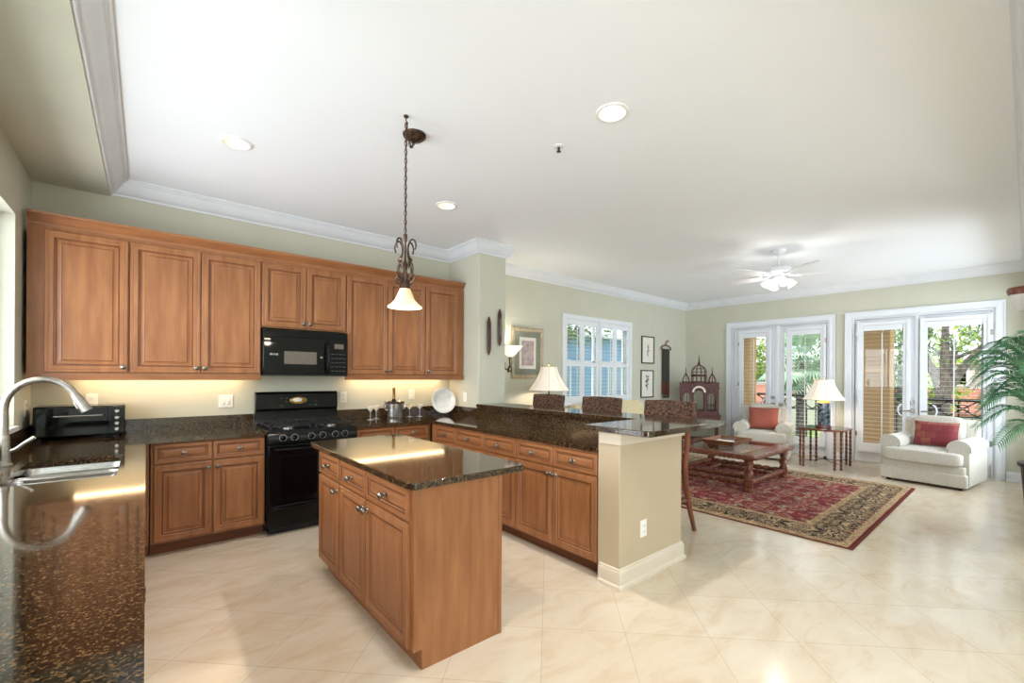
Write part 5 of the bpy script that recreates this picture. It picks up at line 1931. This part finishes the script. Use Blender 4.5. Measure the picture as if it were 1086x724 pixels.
def tree(label, x, y, z0, trunk_h, tr_, clumps, n, s, mat, seed, name='garden_tree'):
    t = thing(name, label, 'tree', (x, y, z0), 0, 'garden trees')
    rnd_ = random.Random(seed)
    mb = MB()
    mb.tube([(0, 0, 0), (.05, .03, trunk_h * .4), (-.03, .06, trunk_h * .75), (0, 0, trunk_h)], [tr_, tr_ * .85, tr_ * .75, tr_ * .65], n=10)
    for c, r in clumps:
        mb.tube([(0, 0, trunk_h * .9), (c[0] * .4, c[1] * .4, trunk_h * .9 + (c[2] - trunk_h * .9) * .55), (c[0] * .8, c[1] * .8, c[2])], [tr_ * .55, tr_ * .35, tr_ * .15], n=7)
        for _ in range(4):
            d = Vector((rnd_.uniform(-1, 1), rnd_.uniform(-1, 1), rnd_.uniform(-.3, 1)))
            mb.tube([(c[0] * .6, c[1] * .6, trunk_h * .9 + (c[2] - trunk_h * .9) * .75), (c[0] + d.x * r[0] * .8, c[1] + d.y * r[1] * .8, c[2] + d.z * r[2] * .8)], [tr_ * .22, tr_ * .06], n=5)
    mb.build('trunk', 'bark', t)
    mb = MB()
    for c, r in clumps:
        leaves(mb, c, r, n, s, rnd_)
    mb.build('foliage', mat, t, fix=False)
    return t


tree('bare-branched tree with thin leaves outside the right-hand doors', 13.2, 1.15, -1.2, 2.6, .19,
     [((.2, -.9, 3.6), (.9, .8, .8)), ((.2, .9, 3.9), (.8, .8, .9)), ((0, 0, 4.6), (.9, .9, .8)), ((.3, -.2, 3.3), (.7, 1.3, .5))], 210, .07, 'leaf', 21)
tree('lime-green tree outside the left-hand doors', 16.2, 6.6, -1.2, 2.4, .12, [((0, 0, 4.2), (1.1, 1.1, 1.1)), ((.2, .9, 3.4), (.9, .9, .8)), ((0, -.5, 3.2), (.8, .8, .7))], 620, .10, 'leaf_y', 5)
tree('leafy tree seen past the tan pier of the right-hand doors', 15.4, 2.2, -1.2, 2.2, .14, [((0, 0, 3.6), (.9, .7, 1.2)), ((.3, .3, 2.4), (.9, .7, .9))], 480, .09, 'leaf', 8)
tree('yellow-green tree beside the bare-branched tree', 18.2, 1.9, -1.2, 2.0, .12, [((0, -.4, 3.7), (.9, .8, .9)), ((0, 0, 2.2), (.9, .9, .7))], 420, .09, 'leaf_y', 9)
tree('dark green tree far behind, right of the red roof', 18.0, -3.2, -1.2, 2.4, .2, [((0, 0, 4.0), (1.6, 1.6, 1.6)), ((0, 1.4, 3.2), (1.2, 1.2, 1.2))], 500, .16, 'leaf', 31)
tree('dark green tree far behind the left-hand doors', 18.6, 10.6, -1.2, 2.4, .2, [((0, 0, 4.0), (1.8, 1.8, 1.6)), ((0, -1.8, 3.2), (1.6, 1.6, 1.3))], 700, .16, 'leaf', 32)
tree('green tree at the left end of the garden outside the shuttered window', 8.5, 8.6, -1.2, 2.6, .14, [((0, 0, 4.3), (1.6, .8, .8)), ((1.8, .2, 4.2), (1.2, .8, .7)), ((-1.8, .2, 4.2), (1.2, .8, .7))], 520, .10, 'leaf', 33)

# fan palm
fp = thing('fan_palm', 'fan palm with spiky round leaves outside the left-hand doors', 'palm', (14.6, 4.25, -1.2))
MB().tube([(0, 0, 0), (.04, 0, 1.6), (0, .03, 3.1)], [.17, .14, .13], n=12).build('trunk', 'bark', fp)
rnd = random.Random(4)
for k in range(50):
    az, el = rnd.uniform(0, 2 * PI), rnd.uniform(-.95, 1.4)
    L = rnd.uniform(.45, .95)
    d = Vector((math.cos(el) * math.cos(az), math.cos(el) * math.sin(az), math.sin(el)))
    mb = MB()
    o0 = Vector((0, 0, 3.1))
    hub = o0 + d * L
    mb.tube([o0, hub], .012, n=5)
    side = d.cross(Vector((0, 0, 1)))
    side = side.normalized() if side.length > .01 else Vector((1, 0, 0))
    up = side.cross(d)
    for j in range(-9, 10):
        a = j * .17
        dd_ = (d * math.cos(a) + side * math.sin(a)).normalized()
        nn = side * math.cos(a) - d * math.sin(a)
        ll = .62 * (1 - .18 * abs(j) / 9)
        m = hub + dd_ * ll * .55 + up * .03
        tip = hub + dd_ * ll - Vector((0, 0, .14))
        mb.add([hub, m + nn * .032, tip, m - nn * .032], [(0, 1, 2, 3)])
    mb.build('fan_leaf', 'leaf_b', fp, fix=False)

# houses across the garden
for hy0, hw, lab in ((-7, 10.2, 'white house with a terracotta tiled roof beyond the bare-branched tree'), (7.3, 7, 'white house with a terracotta tiled roof beyond the lime-green tree')):
    hs = thing('neighbour_house', lab, 'house', (21, hy0, -1.2), 0, 'houses across the garden')
    MB().box(0, 9, 0, hw, 0, 1.55).build('lower_wall', 'whitewall', hs)
    MB().prism([(-.5, 1.5), (3.2, 2.25), (3.2, 2.1), (-.5, 1.4)], -.4, hw + .4, axis='y').build('roof', 'rooftile', hs)
    MB().box(3.2, 9, .6, hw - .6, 1.55, 3.2).build('upper_wall', 'whitewall', hs)
    MB().box(3.0, 9.2, .4, hw - .4, 3.2, 3.4).build('parapet', 'whitewall', hs)
    for y in (1.8, 4.2, 6.6, 9.0):
        if y > hw - 1:
            continue
        f = MB().box(3.14, 3.22, y - .55, y + .55, 2.35, 3.05).build('window', 'trim', hs)
        MB().box(3.12, 3.15, y - .47, y + .47, 2.42, 2.98).build('pane', 'blackglass', f)
tree('broad green tree between the two houses, behind the fan palm', 19.0, 4.6, -1.2, 2.2, .16, [((0, 0, 3.8), (1.2, 1.1, 1.2)), ((0, -.7, 2.4), (1.0, .9, .9))], 560, .11, 'leaf', 41)

nb = thing('neighbour_wall', 'pale blue building close outside the shuttered window', 'building', (9.0, 10.0, -1.2))
MB().box(-7, 8, 0, 5, 0, 4.0).build('facade', 'bluewall', nb)
MB().box(-7.2, 8.2, -.25, 5, 4.0, 4.15).build('eave', 'trim', nb)
for x in (-4.5, -1.5, 1.5, 4.5):
    f = MB().box(x - .5, x + .5, -.05, .02, 1.6, 3.2).build('window', 'trim', nb)
    MB().box(x - .42, x + .42, -.06, -.045, 1.68, 3.12).build('pane', 'pale_glass', f)
